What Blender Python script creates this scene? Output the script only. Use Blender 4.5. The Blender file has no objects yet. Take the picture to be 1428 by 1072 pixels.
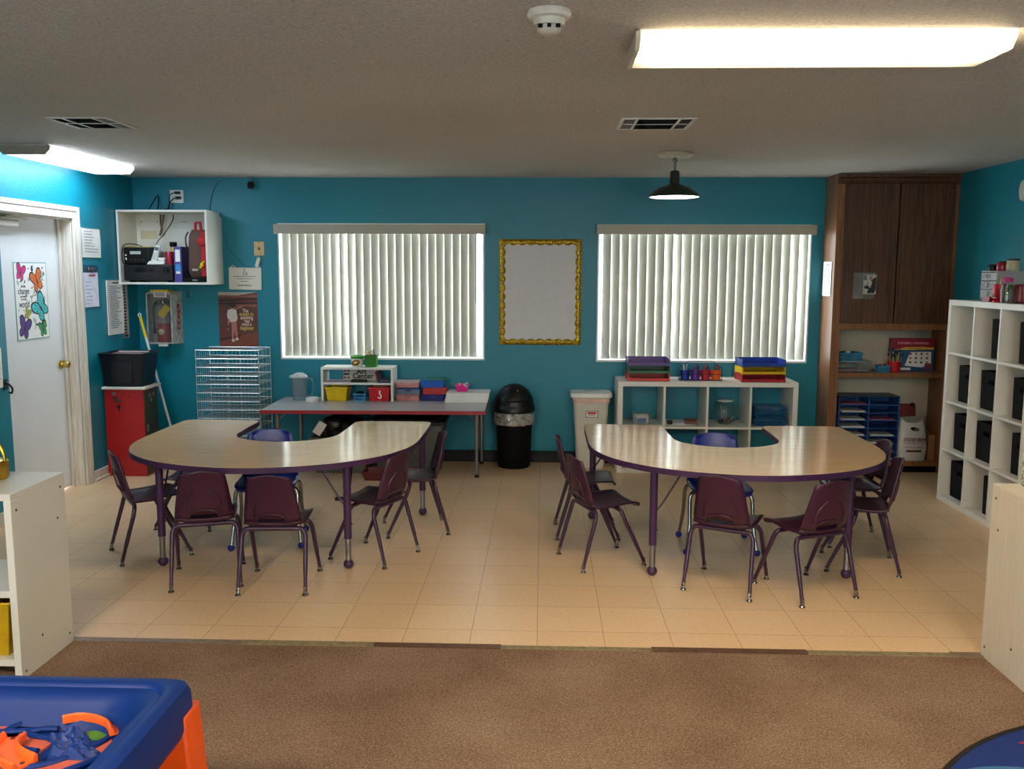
import bpy, bmesh, math, random
from mathutils import Vector, Matrix, noise as mnoise
random.seed(7)
PI = math.pi
scn = bpy.context.scene
C = scn.collection

# ------------------------------------------------------------------ colours and materials
def lin(c):
    o = []
    for v in c:
        v = v / 255.0
        o.append(v / 12.92 if v <= 0.04045 else ((v + 0.055) / 1.055) ** 2.4)
    return tuple(o) + (1.0,)

_M = {}
def newmat(name):
    m = bpy.data.materials.new(name)
    m.use_nodes = True
    nt = m.node_tree
    return m, nt, nt.nodes['Principled BSDF']

def node(nt, kind, **kw):
    n = nt.nodes.new(kind)
    for k, v in kw.items():
        if k in n.inputs: n.inputs[k].default_value = v
        else: setattr(n, k, v)
    return n

def pm(name, rgb, rough=0.5, metal=0.0, var=0.08, scale=18.0, bump=0.0, bscale=120.0, spec=0.5, coat=0.0, stretch=None, trans=0.0, alpha=1.0):
    """plain procedural material: colour broken up by noise, optional bump"""
    if name in _M: return _M[name]
    m, nt, b = newmat(name)
    tc = node(nt, 'ShaderNodeTexCoord')
    mp = node(nt, 'ShaderNodeMapping')
    if stretch: mp.inputs['Scale'].default_value = stretch
    nt.links.new(tc.outputs['Object'], mp.inputs['Vector'])
    nz = node(nt, 'ShaderNodeTexNoise', Scale=scale, Detail=3.0)
    nt.links.new(mp.outputs[0], nz.inputs['Vector'])
    rp = node(nt, 'ShaderNodeValToRGB')
    c = lin(rgb)
    rp.color_ramp.elements[0].position = 0.3; rp.color_ramp.elements[1].position = 0.7
    rp.color_ramp.elements[0].color = tuple(max(0, x * (1 - var)) for x in c[:3]) + (1,)
    rp.color_ramp.elements[1].color = tuple(min(1, x * (1 + var)) for x in c[:3]) + (1,)
    nt.links.new(nz.outputs['Fac'], rp.inputs['Fac'])
    nt.links.new(rp.outputs['Color'], b.inputs['Base Color'])
    b.inputs['Roughness'].default_value = rough
    b.inputs['Metallic'].default_value = metal
    b.inputs['Specular IOR Level'].default_value = spec
    b.inputs['Coat Weight'].default_value = coat
    b.inputs['Transmission Weight'].default_value = trans
    b.inputs['Alpha'].default_value = alpha
    if bump:
        n2 = node(nt, 'ShaderNodeTexNoise', Scale=bscale, Detail=2.0)
        nt.links.new(mp.outputs[0], n2.inputs['Vector'])
        bp = node(nt, 'ShaderNodeBump', Strength=bump, Distance=0.004)
        nt.links.new(n2.outputs['Fac'], bp.inputs['Height'])
        nt.links.new(bp.outputs[0], b.inputs['Normal'])
    _M[name] = m
    return m

def wood(name, dark, light, axis='Z', rough=0.4, scale=6.0, spec=0.5, contrast=(0.35, 0.65)):
    if name in _M: return _M[name]
    m, nt, b = newmat(name)
    tc = node(nt, 'ShaderNodeTexCoord'); mp = node(nt, 'ShaderNodeMapping')
    s = {'Z': (14, 14, 0.7), 'X': (0.8, 16, 16), 'Y': (14, 0.7, 14)}[axis]
    mp.inputs['Scale'].default_value = s
    nt.links.new(tc.outputs['Object'], mp.inputs['Vector'])
    nz = node(nt, 'ShaderNodeTexNoise', Scale=scale, Detail=6.0, Roughness=0.65, Distortion=0.6)
    nt.links.new(mp.outputs[0], nz.inputs['Vector'])
    rp = node(nt, 'ShaderNodeValToRGB')
    rp.color_ramp.elements[0].position = contrast[0]; rp.color_ramp.elements[1].position = contrast[1]
    rp.color_ramp.elements[0].color = lin(dark); rp.color_ramp.elements[1].color = lin(light)
    nt.links.new(nz.outputs['Fac'], rp.inputs['Fac'])
    nt.links.new(rp.outputs['Color'], b.inputs['Base Color'])
    b.inputs['Roughness'].default_value = rough
    b.inputs['Specular IOR Level'].default_value = spec
    _M[name] = m
    return m

def emit(name, rgb, strength):
    if name in _M: return _M[name]
    m, nt, b = newmat(name)
    b.inputs['Base Color'].default_value = lin(rgb)
    b.inputs['Emission Color'].default_value = lin(rgb)
    b.inputs['Emission Strength'].default_value = strength
    _M[name] = m
    return m

def clear(name, tint=(235, 240, 240), gloss=0.12, rough=0.05, milky=0.0):
    """thin clear plastic or glass: mostly see-through with a reflection and an optional milky haze"""
    if name in _M: return _M[name]
    m, nt, b = newmat(name)
    out = nt.nodes['Material Output']
    tr = node(nt, 'ShaderNodeBsdfTransparent', Color=lin(tint))
    gl = node(nt, 'ShaderNodeBsdfGlossy', Roughness=rough)
    lw = node(nt, 'ShaderNodeLayerWeight', Blend=0.5)
    pw = node(nt, 'ShaderNodeMath', operation='POWER'); pw.inputs[1].default_value = 4.0
    nt.links.new(lw.outputs['Facing'], pw.inputs[0])
    ad = node(nt, 'ShaderNodeMath', operation='MULTIPLY_ADD'); ad.inputs[1].default_value = 0.45; ad.inputs[2].default_value = 0.03 + gloss * 0.15
    nt.links.new(pw.outputs[0], ad.inputs[0])
    mx = node(nt, 'ShaderNodeMixShader')
    nt.links.new(ad.outputs[0], mx.inputs[0]); nt.links.new(tr.outputs[0], mx.inputs[1]); nt.links.new(gl.outputs[0], mx.inputs[2])
    last = mx
    if milky:
        df = node(nt, 'ShaderNodeBsdfDiffuse', Color=lin((235, 238, 236)))
        nz = node(nt, 'ShaderNodeTexNoise', Scale=9.0)
        ml = node(nt, 'ShaderNodeMath', operation='MULTIPLY'); ml.inputs[1].default_value = milky * 2
        nt.links.new(nz.outputs['Fac'], ml.inputs[0])
        m2 = node(nt, 'ShaderNodeMixShader')
        nt.links.new(ml.outputs[0], m2.inputs[0]); nt.links.new(mx.outputs[0], m2.inputs[1]); nt.links.new(df.outputs[0], m2.inputs[2])
        last = m2
    nt.links.new(last.outputs[0], out.inputs['Surface'])
    _M[name] = m
    return m

# ------------------------------------------------------------------ mesh builder
class MB:
    def __init__(s):
        s.bm = bmesh.new(); s.m = 0; s.T = None
    def _v(s, p):
        p = Vector(p)
        if s.T is not None: p = s.T @ p
        return s.bm.verts.new(p)
    def face(s, vs, m=None):
        try:
            f = s.bm.faces.new(vs); f.material_index = s.m if m is None else m
            return f
        except ValueError: return None
    def poly(s, pts, m=None):
        return s.face([s._v(p) for p in pts], m)
    def box(s, x0, x1, y0, y1, z0, z1, m=None):
        v = [s._v(p) for p in ((x0,y0,z0),(x1,y0,z0),(x1,y1,z0),(x0,y1,z0),(x0,y0,z1),(x1,y0,z1),(x1,y1,z1),(x0,y1,z1))]
        for f in ((3,2,1,0),(4,5,6,7),(0,1,5,4),(1,2,6,5),(2,3,7,6),(3,0,4,7)): s.face([v[i] for i in f], m)
        return s
    def taper(s, a, z0, b, z1, m=None, open_top=False):
        """frustum of rectangles a=(x0,x1,y0,y1) at z0 and b at z1"""
        v = [s._v(p) for p in ((a[0],a[2],z0),(a[1],a[2],z0),(a[1],a[3],z0),(a[0],a[3],z0),(b[0],b[2],z1),(b[1],b[2],z1),(b[1],b[3],z1),(b[0],b[3],z1))]
        fs = [(3,2,1,0),(0,1,5,4),(1,2,6,5),(2,3,7,6),(3,0,4,7)]
        if not open_top: fs.append((4,5,6,7))
        for f in fs: s.face([v[i] for i in f], m)
        return s
    def tub(s, a, z0, b, z1, t=0.004, m=None, lip=0.0):
        """open container: outer and inner walls"""
        A = [(a[0],a[2]),(a[1],a[2]),(a[1],a[3]),(a[0],a[3])]; B = [(b[0],b[2]),(b[1],b[2]),(b[1],b[3]),(b[0],b[3])]
        def off(P, t):
            x0, x1 = P[0][0]+t, P[1][0]-t; y0, y1 = P[0][1]+t, P[2][1]-t
            return [(x0,y0),(x1,y0),(x1,y1),(x0,y1)]
        rings = [[(x,y,z0) for x,y in A], [(x,y,z1-(0.012 if lip else 0)) for x,y in B]]
        if lip:
            L = off(B, -lip); rings += [[(x,y,z1-0.012) for x,y in L], [(x,y,z1) for x,y in L]]
        rings += [[(x,y,z1) for x,y in off(B,t)], [(x,y,z0+t) for x,y in off(A,t)]]
        R = [[s._v(p) for p in r] for r in rings]
        for r, q in zip(R, R[1:]):
            for i in range(4): s.face([r[i], r[(i+1)%4], q[(i+1)%4], q[i]], m)
        s.face(R[0][::-1], m); s.face(R[-1], m)
        return s
    def prism(s, poly, z0, z1, top=None, side=None, bot=None):
        n = len(poly)
        lo = [s._v((x,y,z0)) for x,y in poly]; hi = [s._v((x,y,z1)) for x,y in poly]
        s.face(hi, top); s.face(lo[::-1], bot if bot is not None else side)
        for i in range(n): s.face([lo[i], lo[(i+1)%n], hi[(i+1)%n], hi[i]], side)
        return s
    def loft(s, rings, closed=True, cap0=True, cap1=True, m=None):
        R = [[s._v(p) for p in r] for r in rings]
        n = len(R[0])
        for a, b in zip(R, R[1:]):
            for i in range(n if closed else n-1): s.face([a[i], a[(i+1)%n], b[(i+1)%n], b[i]], m)
        if cap0: s.face(R[0][::-1], m)
        if cap1: s.face(R[-1], m)
        return s
    def grid(s, rows, m=None, skip=None):
        R = [[s._v(p) for p in r] for r in rows]
        for j in range(len(R)-1):
            for i in range(len(R[0])-1):
                if skip and skip(i, j): continue
                s.face([R[j][i], R[j][i+1], R[j+1][i+1], R[j+1][i]], m)
        return s
    def tube(s, pts, r, n=8, m=None, cap=True, closed=False):
        pts = [Vector(p) for p in pts]
        rr = r if isinstance(r, (list, tuple)) else [r]*len(pts)
        rings = []
        prev = None
        for i, p in enumerate(pts):
            if closed: d = pts[(i+1)%len(pts)] - pts[i-1]
            else: d = pts[min(i+1, len(pts)-1)] - pts[max(i-1, 0)]
            d.normalize()
            if prev is None:
                u = d.cross(Vector((0,0,1)))
                if u.length < 1e-3: u = d.cross(Vector((1,0,0)))
            else:
                u = prev - d * prev.dot(d)
                if u.length < 1e-5: u = d.cross(Vector((1,0,0)))
            u.normalize(); prev = u; w = d.cross(u)
            rings.append([p + (u*math.cos(2*PI*k/n) + w*math.sin(2*PI*k/n))*rr[i] for k in range(n)])
        if closed: rings.append(rings[0]); return s.loft(rings, cap0=False, cap1=False, m=m)
        return s.loft(rings, cap0=cap, cap1=cap, m=m)
    def lathe(s, prof, n=24, c=(0,0,0), m=None, sx=1.0, sy=1.0, cap0=True, cap1=True, fn=None):
        rings = []
        for r, z in prof:
            ring = []
            for k in range(n):
                a = 2*PI*k/n
                rx = fn(r, z, a) if fn else r
                ring.append((c[0]+rx*math.cos(a)*sx, c[1]+rx*math.sin(a)*sy, c[2]+z))
            rings.append(ring)
        return s.loft(rings, cap0=cap0, cap1=cap1, m=m)
    def ball(s, c, r, m=None, sx=1, sy=1, sz=1, n=12, rough=0.0, seed=0):
        k0 = n//2
        rings = []
        for j in range(1, k0):
            t = -PI/2 + PI*j/k0
            ring = []
            for i in range(n):
                a = 2*PI*i/n
                d = Vector((math.cos(t)*math.cos(a), math.cos(t)*math.sin(a), math.sin(t)))
                q = r*(1 + (rough*mnoise.noise(d*2.3+Vector((seed,seed,seed))) if rough else 0))
                ring.append((c[0]+d.x*q*sx, c[1]+d.y*q*sy, c[2]+d.z*q*sz))
            rings.append(ring)
        return s.loft(rings, m=m)
    def build(s, name, mats, parent=None, bevel=0.0, solid=0.0, smooth=True, subsurf=0, ang=38, segs=2):
        me = bpy.data.meshes.new(name)
        bmesh.ops.recalc_face_normals(s.bm, faces=s.bm.faces[:]) if not getattr(s, 'keep', False) else None
        s.bm.to_mesh(me); s.bm.free()
        if not isinstance(mats, (list, tuple)): mats = [mats]
        for m in mats: me.materials.append(m)
        o = bpy.data.objects.new(name, me); C.objects.link(o)
        if parent is not None: o.parent = parent
        if smooth:
            me.polygons.foreach_set('use_smooth', [True]*len(me.polygons))
            try: me.set_sharp_from_angle(angle=math.radians(ang))
            except Exception: pass
        if solid:
            md = o.modifiers.new('thickness', 'SOLIDIFY'); md.thickness = solid; md.offset = 0
        if subsurf:
            md = o.modifiers.new('smooth', 'SUBSURF'); md.levels = subsurf; md.render_levels = subsurf
        if bevel:
            md = o.modifiers.new('edge', 'BEVEL'); md.width = bevel; md.segments = segs; md.limit_method = 'ANGLE'; md.angle_limit = math.radians(40)
        return o

def tag(o, label, cat, group=None, kind=None):
    o['label'] = label; o['category'] = cat
    if group: o['group'] = group
    if kind: o['kind'] = kind
    return o

def thing(name, label, cat, loc=(0,0,0), rz=0.0, group=None):
    o = bpy.data.objects.new(name, None); o.empty_display_size = 0.1
    C.objects.link(o); o.location = loc; o.rotation_euler = (0, 0, rz)
    return tag(o, label, cat, group)

def struct(o):
    o['kind'] = 'structure'; return o

def dup(root, loc, rz, label=None, scale=None):
    r = root.copy(); C.objects.link(r); r.location = loc; r.rotation_euler = (0, 0, rz)
    if scale: r.scale = scale
    if label: r['label'] = label
    for ch in list(root.children):
        c = ch.copy(); C.objects.link(c); c.parent = r
        for g in ch.children:
            d = g.copy(); C.objects.link(d); d.parent = c
    return r

def text(body, size, loc, rot, mat, parent=None, name='lettering', align='CENTER', bold=0.0, sx=1.0, shear=0.0, space=1.0):
    cu = bpy.data.curves.new(name, 'FONT'); cu.body = body; cu.size = size; cu.align_x = align; cu.align_y = 'CENTER'
    cu.offset = bold; cu.extrude = 0.0003; cu.shear = shear; cu.space_line = space
    cu.materials.append(mat)
    o = bpy.data.objects.new(name, cu); C.objects.link(o)
    o.location = loc; o.rotation_euler = rot; o.scale = (sx, 1, 1)
    if parent is not None: o.parent = parent
    _TXT.append(o)
    return o
_TXT = []
FRONT = (PI/2, 0, 0)          # lettering that faces -Y
EAST = (PI/2, 0, PI/2)        # lettering that faces +X
WEST = (PI/2, 0, -PI/2)       # lettering that faces -X

def catmull(P, n=6, closed=False):
    out = []
    N = len(P)
    for i in range(N if closed else N-1):
        p0, p1, p2, p3 = [Vector(P[(i+k-1) % N]) if closed else Vector(P[min(max(i+k-1,0),N-1)]) for k in range(4)]
        for j in range(n):
            t = j/n
            out.append(0.5*((2*p1)+(-p0+p2)*t+(2*p0-5*p1+4*p2-p3)*t*t+(-p0+3*p1-3*p2+p3)*t**3))
    if not closed: out.append(Vector(P[-1]))
    return out

# ------------------------------------------------------------------ room materials
XL, XR, YB, YF, ZC = -3.54, 3.34, 7.70, -1.6, 2.455

def m_wall():
    m, nt, b = newmat('teal_wall_paint')
    tc = node(nt, 'ShaderNodeTexCoord')
    nz = node(nt, 'ShaderNodeTexNoise', Scale=3.0, Detail=3.0)
    nt.links.new(tc.outputs['Object'], nz.inputs['Vector'])
    rp = node(nt, 'ShaderNodeValToRGB')
    rp.color_ramp.elements[0].color = lin((2, 119, 140)); rp.color_ramp.elements[1].color = lin((5, 130, 152))
    nt.links.new(nz.outputs['Fac'], rp.inputs['Fac']); nt.links.new(rp.outputs[0], b.inputs['Base Color'])
    n2 = node(nt, 'ShaderNodeTexNoise', Scale=70.0, Detail=3.0)
    nt.links.new(tc.outputs['Object'], n2.inputs['Vector'])
    bp = node(nt, 'ShaderNodeBump', Strength=0.35, Distance=0.004)
    nt.links.new(n2.outputs['Fac'], bp.inputs['Height']); nt.links.new(bp.outputs[0], b.inputs['Normal'])
    b.inputs['Roughness'].default_value = 0.42
    return m

def m_ceiling():
    m, nt, b = newmat('popcorn_ceiling')
    tc = node(nt, 'ShaderNodeTexCoord')
    nz = node(nt, 'ShaderNodeTexNoise', Scale=75.0, Detail=4.0, Roughness=0.7)
    nt.links.new(tc.outputs['Object'], nz.inputs['Vector'])
    n3 = node(nt, 'ShaderNodeTexNoise', Scale=0.8, Detail=2.0)
    nt.links.new(tc.outputs['Object'], n3.inputs['Vector'])
    rp = node(nt, 'ShaderNodeValToRGB')
    rp.color_ramp.elements[0].position = 0.3; rp.color_ramp.elements[1].position = 0.7
    rp.color_ramp.elements[0].color = lin((192, 184, 174)); rp.color_ramp.elements[1].color = lin((240, 235, 228))
    ax = node(nt, 'ShaderNodeMath', operation='MULTIPLY_ADD'); ax.inputs[1].default_value = 0.2; nt.links.new(n3.outputs['Fac'], ax.inputs[0])
    ay = node(nt, 'ShaderNodeMath', operation='MULTIPLY'); ay.inputs[1].default_value = 0.8; nt.links.new(nz.outputs['Fac'], ay.inputs[0]); nt.links.new(ay.outputs[0], ax.inputs[2])
    nt.links.new(ax.outputs[0], rp.inputs['Fac'])
    nt.links.new(rp.outputs[0], b.inputs['Base Color'])
    bp = node(nt, 'ShaderNodeBump', Strength=1.0, Distance=0.02)
    nt.links.new(nz.outputs['Fac'], bp.inputs['Height']); nt.links.new(bp.outputs[0], b.inputs['Normal'])
    b.inputs['Roughness'].default_value = 0.95; b.inputs['Specular IOR Level'].default_value = 0.1
    return m

def m_tile():
    m, nt, b = newmat('vinyl_floor_tile')
    tc = node(nt, 'ShaderNodeTexCoord'); sp = node(nt, 'ShaderNodeSeparateXYZ')
    nt.links.new(tc.outputs['Object'], sp.inputs[0])
    def mth(op, a, bb=None, c=None):
        n = node(nt, 'ShaderNodeMath', operation=op)
        for i, v in enumerate((a, bb, c)):
            if v is None: continue
            if isinstance(v, (int, float)): n.inputs[i].default_value = v
            else: nt.links.new(v, n.inputs[i])
        return n.outputs[0]
    T = 0.306
    u = mth('DIVIDE', mth('ADD', sp.outputs[0], 0.012 + 20*T), T)
    v = mth('DIVIDE', mth('ADD', sp.outputs[1], -3.98 + 20*T), T)
    def edge(w):
        f = mth('FRACT', w)
        return mth('LESS_THAN', mth('MINIMUM', f, mth('SUBTRACT', 1.0, f)), 0.0042)
    line = mth('MAXIMUM', edge(u), edge(v))
    cell = node(nt, 'ShaderNodeCombineXYZ')
    nt.links.new(mth('FLOOR', u), cell.inputs[0]); nt.links.new(mth('FLOOR', v), cell.inputs[1])
    wn = node(nt, 'ShaderNodeTexWhiteNoise', noise_dimensions='3D'); nt.links.new(cell.outputs[0], wn.inputs['Vector'])
    nz = node(nt, 'ShaderNodeTexNoise', Scale=55.0, Detail=3.0, Roughness=0.6); nt.links.new(tc.outputs['Object'], nz.inputs['Vector'])
    n2 = node(nt, 'ShaderNodeTexNoise', Scale=1.3, Detail=1.0); nt.links.new(tc.outputs['Object'], n2.inputs['Vector'])
    fac = mth('ADD', mth('MULTIPLY', nz.outputs['Fac'], 0.7), mth('ADD', mth('MULTIPLY', wn.outputs['Value'], 0.10), mth('MULTIPLY', n2.outputs['Fac'], 0.2)))
    rp = node(nt, 'ShaderNodeValToRGB')
    rp.color_ramp.elements[0].position = 0.25; rp.color_ramp.elements[1].position = 0.75
    rp.color_ramp.elements[0].color = lin((212, 176, 137)); rp.color_ramp.elements[1].color = lin((234, 202, 162))
    nt.links.new(fac, rp.inputs['Fac'])
    mx = node(nt, 'ShaderNodeMix', data_type='RGBA')
    nt.links.new(line, mx.inputs['Factor']); nt.links.new(rp.outputs[0], mx.inputs['A']); mx.inputs['B'].default_value = lin((146, 110, 78))
    nt.links.new(mx.outputs['Result'], b.inputs['Base Color'])
    n4 = node(nt, 'ShaderNodeTexNoise', Scale=5.0, Detail=3.0); nt.links.new(tc.outputs['Object'], n4.inputs['Vector'])
    rr = node(nt, 'ShaderNodeMapRange'); rr.inputs['To Min'].default_value = 0.285; rr.inputs['To Max'].default_value = 0.37
    nt.links.new(n4.outputs['Fac'], rr.inputs['Value']); nt.links.new(rr.outputs[0], b.inputs['Roughness'])
    bp = node(nt, 'ShaderNodeBump', Strength=0.05, Distance=0.002)
    n5 = node(nt, 'ShaderNodeTexNoise', Scale=9.0, Detail=2.0); nt.links.new(tc.outputs['Object'], n5.inputs['Vector'])
    nt.links.new(mth('SUBTRACT', 1.0, line), bp.inputs['Height']); nt.links.new(bp.outputs[0], b.inputs['Normal'])
    return m

def m_carpet():
    m, nt, b = newmat('brown_loop_carpet')
    tc = node(nt, 'ShaderNodeTexCoord')
    nz = node(nt, 'ShaderNodeTexNoise', Scale=130.0, Detail=4.0, Roughness=0.8); nt.links.new(tc.outputs['Object'], nz.inputs['Vector'])
    n2 = node(nt, 'ShaderNodeTexNoise', Scale=2.2, Detail=3.0); nt.links.new(tc.outputs['Object'], n2.inputs['Vector'])
    ad = node(nt, 'ShaderNodeMath', operation='MULTIPLY_ADD'); ad.inputs[1].default_value = 0.22
    nt.links.new(n2.outputs['Fac'], ad.inputs[0])
    ms = node(nt, 'ShaderNodeMath', operation='MULTIPLY'); ms.inputs[1].default_value = 0.85
    nt.links.new(nz.outputs['Fac'], ms.inputs[0]); nt.links.new(ms.outputs[0], ad.inputs[2])
    rp = node(nt, 'ShaderNodeValToRGB'); e = rp.color_ramp.elements
    e[0].position = 0.32; e[0].color = lin((76, 60, 50)); e[1].position = 0.78; e[1].color = lin((192, 170, 150))
    x = rp.color_ramp.elements.new(0.52); x.color = lin((134, 106, 87))
    nt.links.new(ad.outputs[0], rp.inputs['Fac']); nt.links.new(rp.outputs[0], b.inputs['Base Color'])
    bp = node(nt, 'ShaderNodeBump', Strength=0.8, Distance=0.008)
    nt.links.new(nz.outputs['Fac'], bp.inputs['Height']); nt.links.new(bp.outputs[0], b.inputs['Normal'])
    b.inputs['Roughness'].default_value = 1.0; b.inputs['Specular IOR Level'].default_value = 0.05
    return m

WALL, CEIL, TILE, CARPET = m_wall(), m_ceiling(), m_tile(), m_carpet()
WHITE = pm('white_paint', (226, 226, 220), 0.45, var=0.03, scale=6)
DOORW = pm('white_door_paint', (222, 224, 226), 0.4, var=0.03, scale=4)
WOODW = wood('white_washed_casing', (196, 186, 170), (226, 222, 212), 'Z', 0.5)
MELW = pm('white_melamine', (222, 220, 212), 0.35, var=0.025, scale=5)
MELC = wood('cream_woodgrain_melamine', (206, 196, 180), (220, 212, 198), 'Z', 0.4, contrast=(0.3, 0.7))
BLACK = pm('black_plastic', (8, 8, 9), 0.4, var=0.2, spec=0.35)
BLACKM = pm('black_matte', (4, 4, 5), 0.7, var=0.2, spec=0.2)
CHROME = pm('chrome', (150, 150, 148), 0.2, 1.0, var=0.05)
STEEL = pm('dull_steel', (150, 150, 150), 0.35, 1.0, var=0.08)
PAPER = pm('paper', (232, 232, 228), 0.8, var=0.03)
INK = pm('dark_ink', (30, 28, 30), 0.7, var=0.1)
GREYINK = pm('grey_print', (120, 122, 130), 0.8, var=0.1)
LAMIN = wood('maple_laminate', (208, 170, 126), (232, 200, 158), 'X', 0.15, scale=5.0, spec=0.85, contrast=(0.3, 0.72))
PURPLE = pm('purple_edge', (62, 30, 70), 0.45, var=0.1)
PLUM = pm('plum_plastic', (58, 20, 44), 0.36, var=0.08, bump=0.05, bscale=400)
PLUMM = pm('plum_enamel', (56, 28, 56), 0.3, var=0.1)
BLUEP = pm('blue_plastic', (18, 34, 128), 0.35, var=0.08)
RED = pm('red_plastic', (190, 24, 34), 0.35, var=0.06)
YELLOW = pm('yellow_plastic', (222, 190, 20), 0.35, var=0.05)
GREEN = pm('green_plastic', (46, 140, 30), 0.4, var=0.06)
OAKD = wood('dark_oak', (50, 28, 13), (106, 64, 34), 'Z', 0.42, scale=4.5)
OAKM = wood('oak_frame', (112, 70, 38), (150, 100, 58), 'Z', 0.4, scale=4.0)
GOLD = pm('gold_tin', (200, 160, 60), 0.28, 1.0, var=0.1)
BRASS = pm('brass', (214, 180, 96), 0.25, 1.0, var=0.06)
CLEAR = clear('clear_plastic', milky=0.05)
GLASSY = clear('window_glass', (246, 250, 250), 0.0, 0.02)
LW, LB, LC, LP, SKY, EXPO = 40.0, 92.0, 6.5, 2.5, 4.6, 1.68
# ------------------------------------------------------------------ the shell of the room
def slab(name, boxes, mats, bevel=0.0):
    mb = MB()
    for b in boxes: mb.box(*b)
    return struct(mb.build(name, mats, bevel=bevel))

YT = 3.79            # where the tile stops and the carpet starts
slab('floor', [(XL-0.16, XR+0.14, YT, YB+0.14, -0.1, 0.0)], TILE)
slab('floor_carpet', [(XL-0.14, XR+0.14, YF-0.14, YT, -0.1, -0.001)], CARPET)
slab('ceiling', [(XL-0.16, XR+0.14, YF-0.14, YB+0.14, ZC, ZC+0.1)], CEIL)
W1 = (-2.29, -0.50, 0.895, 2.07); W2 = (0.468, 2.275, 0.89, 2.065)
slab('wall_back', [
    (XL-0.16, W1[0], YB, YB+0.14, 0, ZC), (W1[1], W2[0], YB, YB+0.14, 0, ZC), (W2[1], XR+0.14, YB, YB+0.14, 0, ZC),
    (W1[0], W1[1], YB, YB+0.14, 0, W1[2]), (W1[0], W1[1], YB, YB+0.14, W1[3], ZC),
    (W2[0], W2[1], YB, YB+0.14, 0, W2[2]), (W2[0], W2[1], YB, YB+0.14, W2[3], ZC)], WALL)
DY0, DY1, DZ = 5.74, 6.66, 2.05
slab('wall_left', [(XL-0.16, XL, YF-0.14, DY0, 0, ZC), (XL-0.16, XL, DY1, YB, 0, ZC), (XL-0.16, XL, DY0, DY1, DZ, ZC)], WALL)
slab('wall_right', [(XR, XR+0.14, YF-0.14, YB, 0, ZC)], WALL)
FILL_WIN = ((-2.4, -1.4), (0.9, 1.9)); RZ0, RZ1 = 0.85, 2.15  # rear openings, cut to let in added fill daylight
slab('wall_front', [(XL, FILL_WIN[0][0], YF-0.14, YF, 0, ZC), (FILL_WIN[0][1], FILL_WIN[1][0], YF-0.14, YF, 0, ZC), (FILL_WIN[1][1], XR, YF-0.14, YF, 0, ZC)] +
     [(a, b, YF-0.14, YF, z0, z1) for a, b in FILL_WIN for z0, z1 in ((0, RZ0), (RZ1, ZC))], WALL)
for n, (a, b) in enumerate(FILL_WIN):  # windows added behind the camera to brighten the room
    root = bpy.data.objects.new('window_%d' % (n+3), None); C.objects.link(root); struct(root)
    mb = MB(); y0, y1 = YF-0.12, YF-0.08; f = 0.04
    mb.box(a+0.001, a+f, y0, y1, RZ0+0.001, RZ1-0.001).box(b-f, b-0.001, y0, y1, RZ0+0.001, RZ1-0.001).box(a+f, b-f, y0, y1, RZ0+0.001, RZ0+f).box(a+f, b-f, y0, y1, RZ1-f, RZ1-0.001).box((a+b)/2-0.02, (a+b)/2+0.02, y0, y1, RZ0+f, RZ1-f)
    mb.build('window_frame', WHITE, root)
BB = pm('black_cove_base', (4, 4, 5), 0.5, var=0.15, spec=0.25)
mb = MB()
for x0, x1 in ((XL+0.02, 2.36),):
    mb.loft([[(x0, YB-0.016, 0.0), (x0, YB-0.007, 0.012), (x0, YB-0.006, 0.098), (x0, YB, 0.1), (x0, YB, 0)], [(x1, YB-0.016, 0.0), (x1, YB-0.007, 0.012), (x1, YB-0.006, 0.098), (x1, YB, 0.1), (x1, YB, 0)]])
struct(mb.build('baseboard_back', BB))
mb = MB()
mb.box(XL, XL+0.016, 6.76, YB-0.02, 0.0, 0.085); mb.box(XL, XL+0.03, 6.76, YB-0.02, 0.0, 0.022); mb.box(XL, XL+0.016, YF, DY0-0.02, 0, 0.085)
struct(mb.build('baseboard_left', WOODW, bevel=0.003))
# worn strip where carpet meets tile
mb = MB(); x = XL
rnd = random.Random(3)
while x < XR:
    w = rnd.uniform(0.25, 0.7); x1 = min(XR, x+w)
    mb.m = rnd.choice([0, 0, 1, 2])
    mb.box(x, x1, YT-0.014-rnd.uniform(0, 0.008), YT+0.012+rnd.uniform(0, 0.012), -0.002, 0.004+rnd.uniform(0, 0.002))
    x = x1
struct(mb.build('trim_1', [pm('greyed_strip', (122, 104, 88), 0.5, var=0.25, scale=30), pm('old_glue_strip', (134, 120, 90), 0.55, var=0.3, scale=40), pm('worn_wood_strip', (92, 66, 48), 0.5, var=0.3, scale=30)]))

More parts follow.
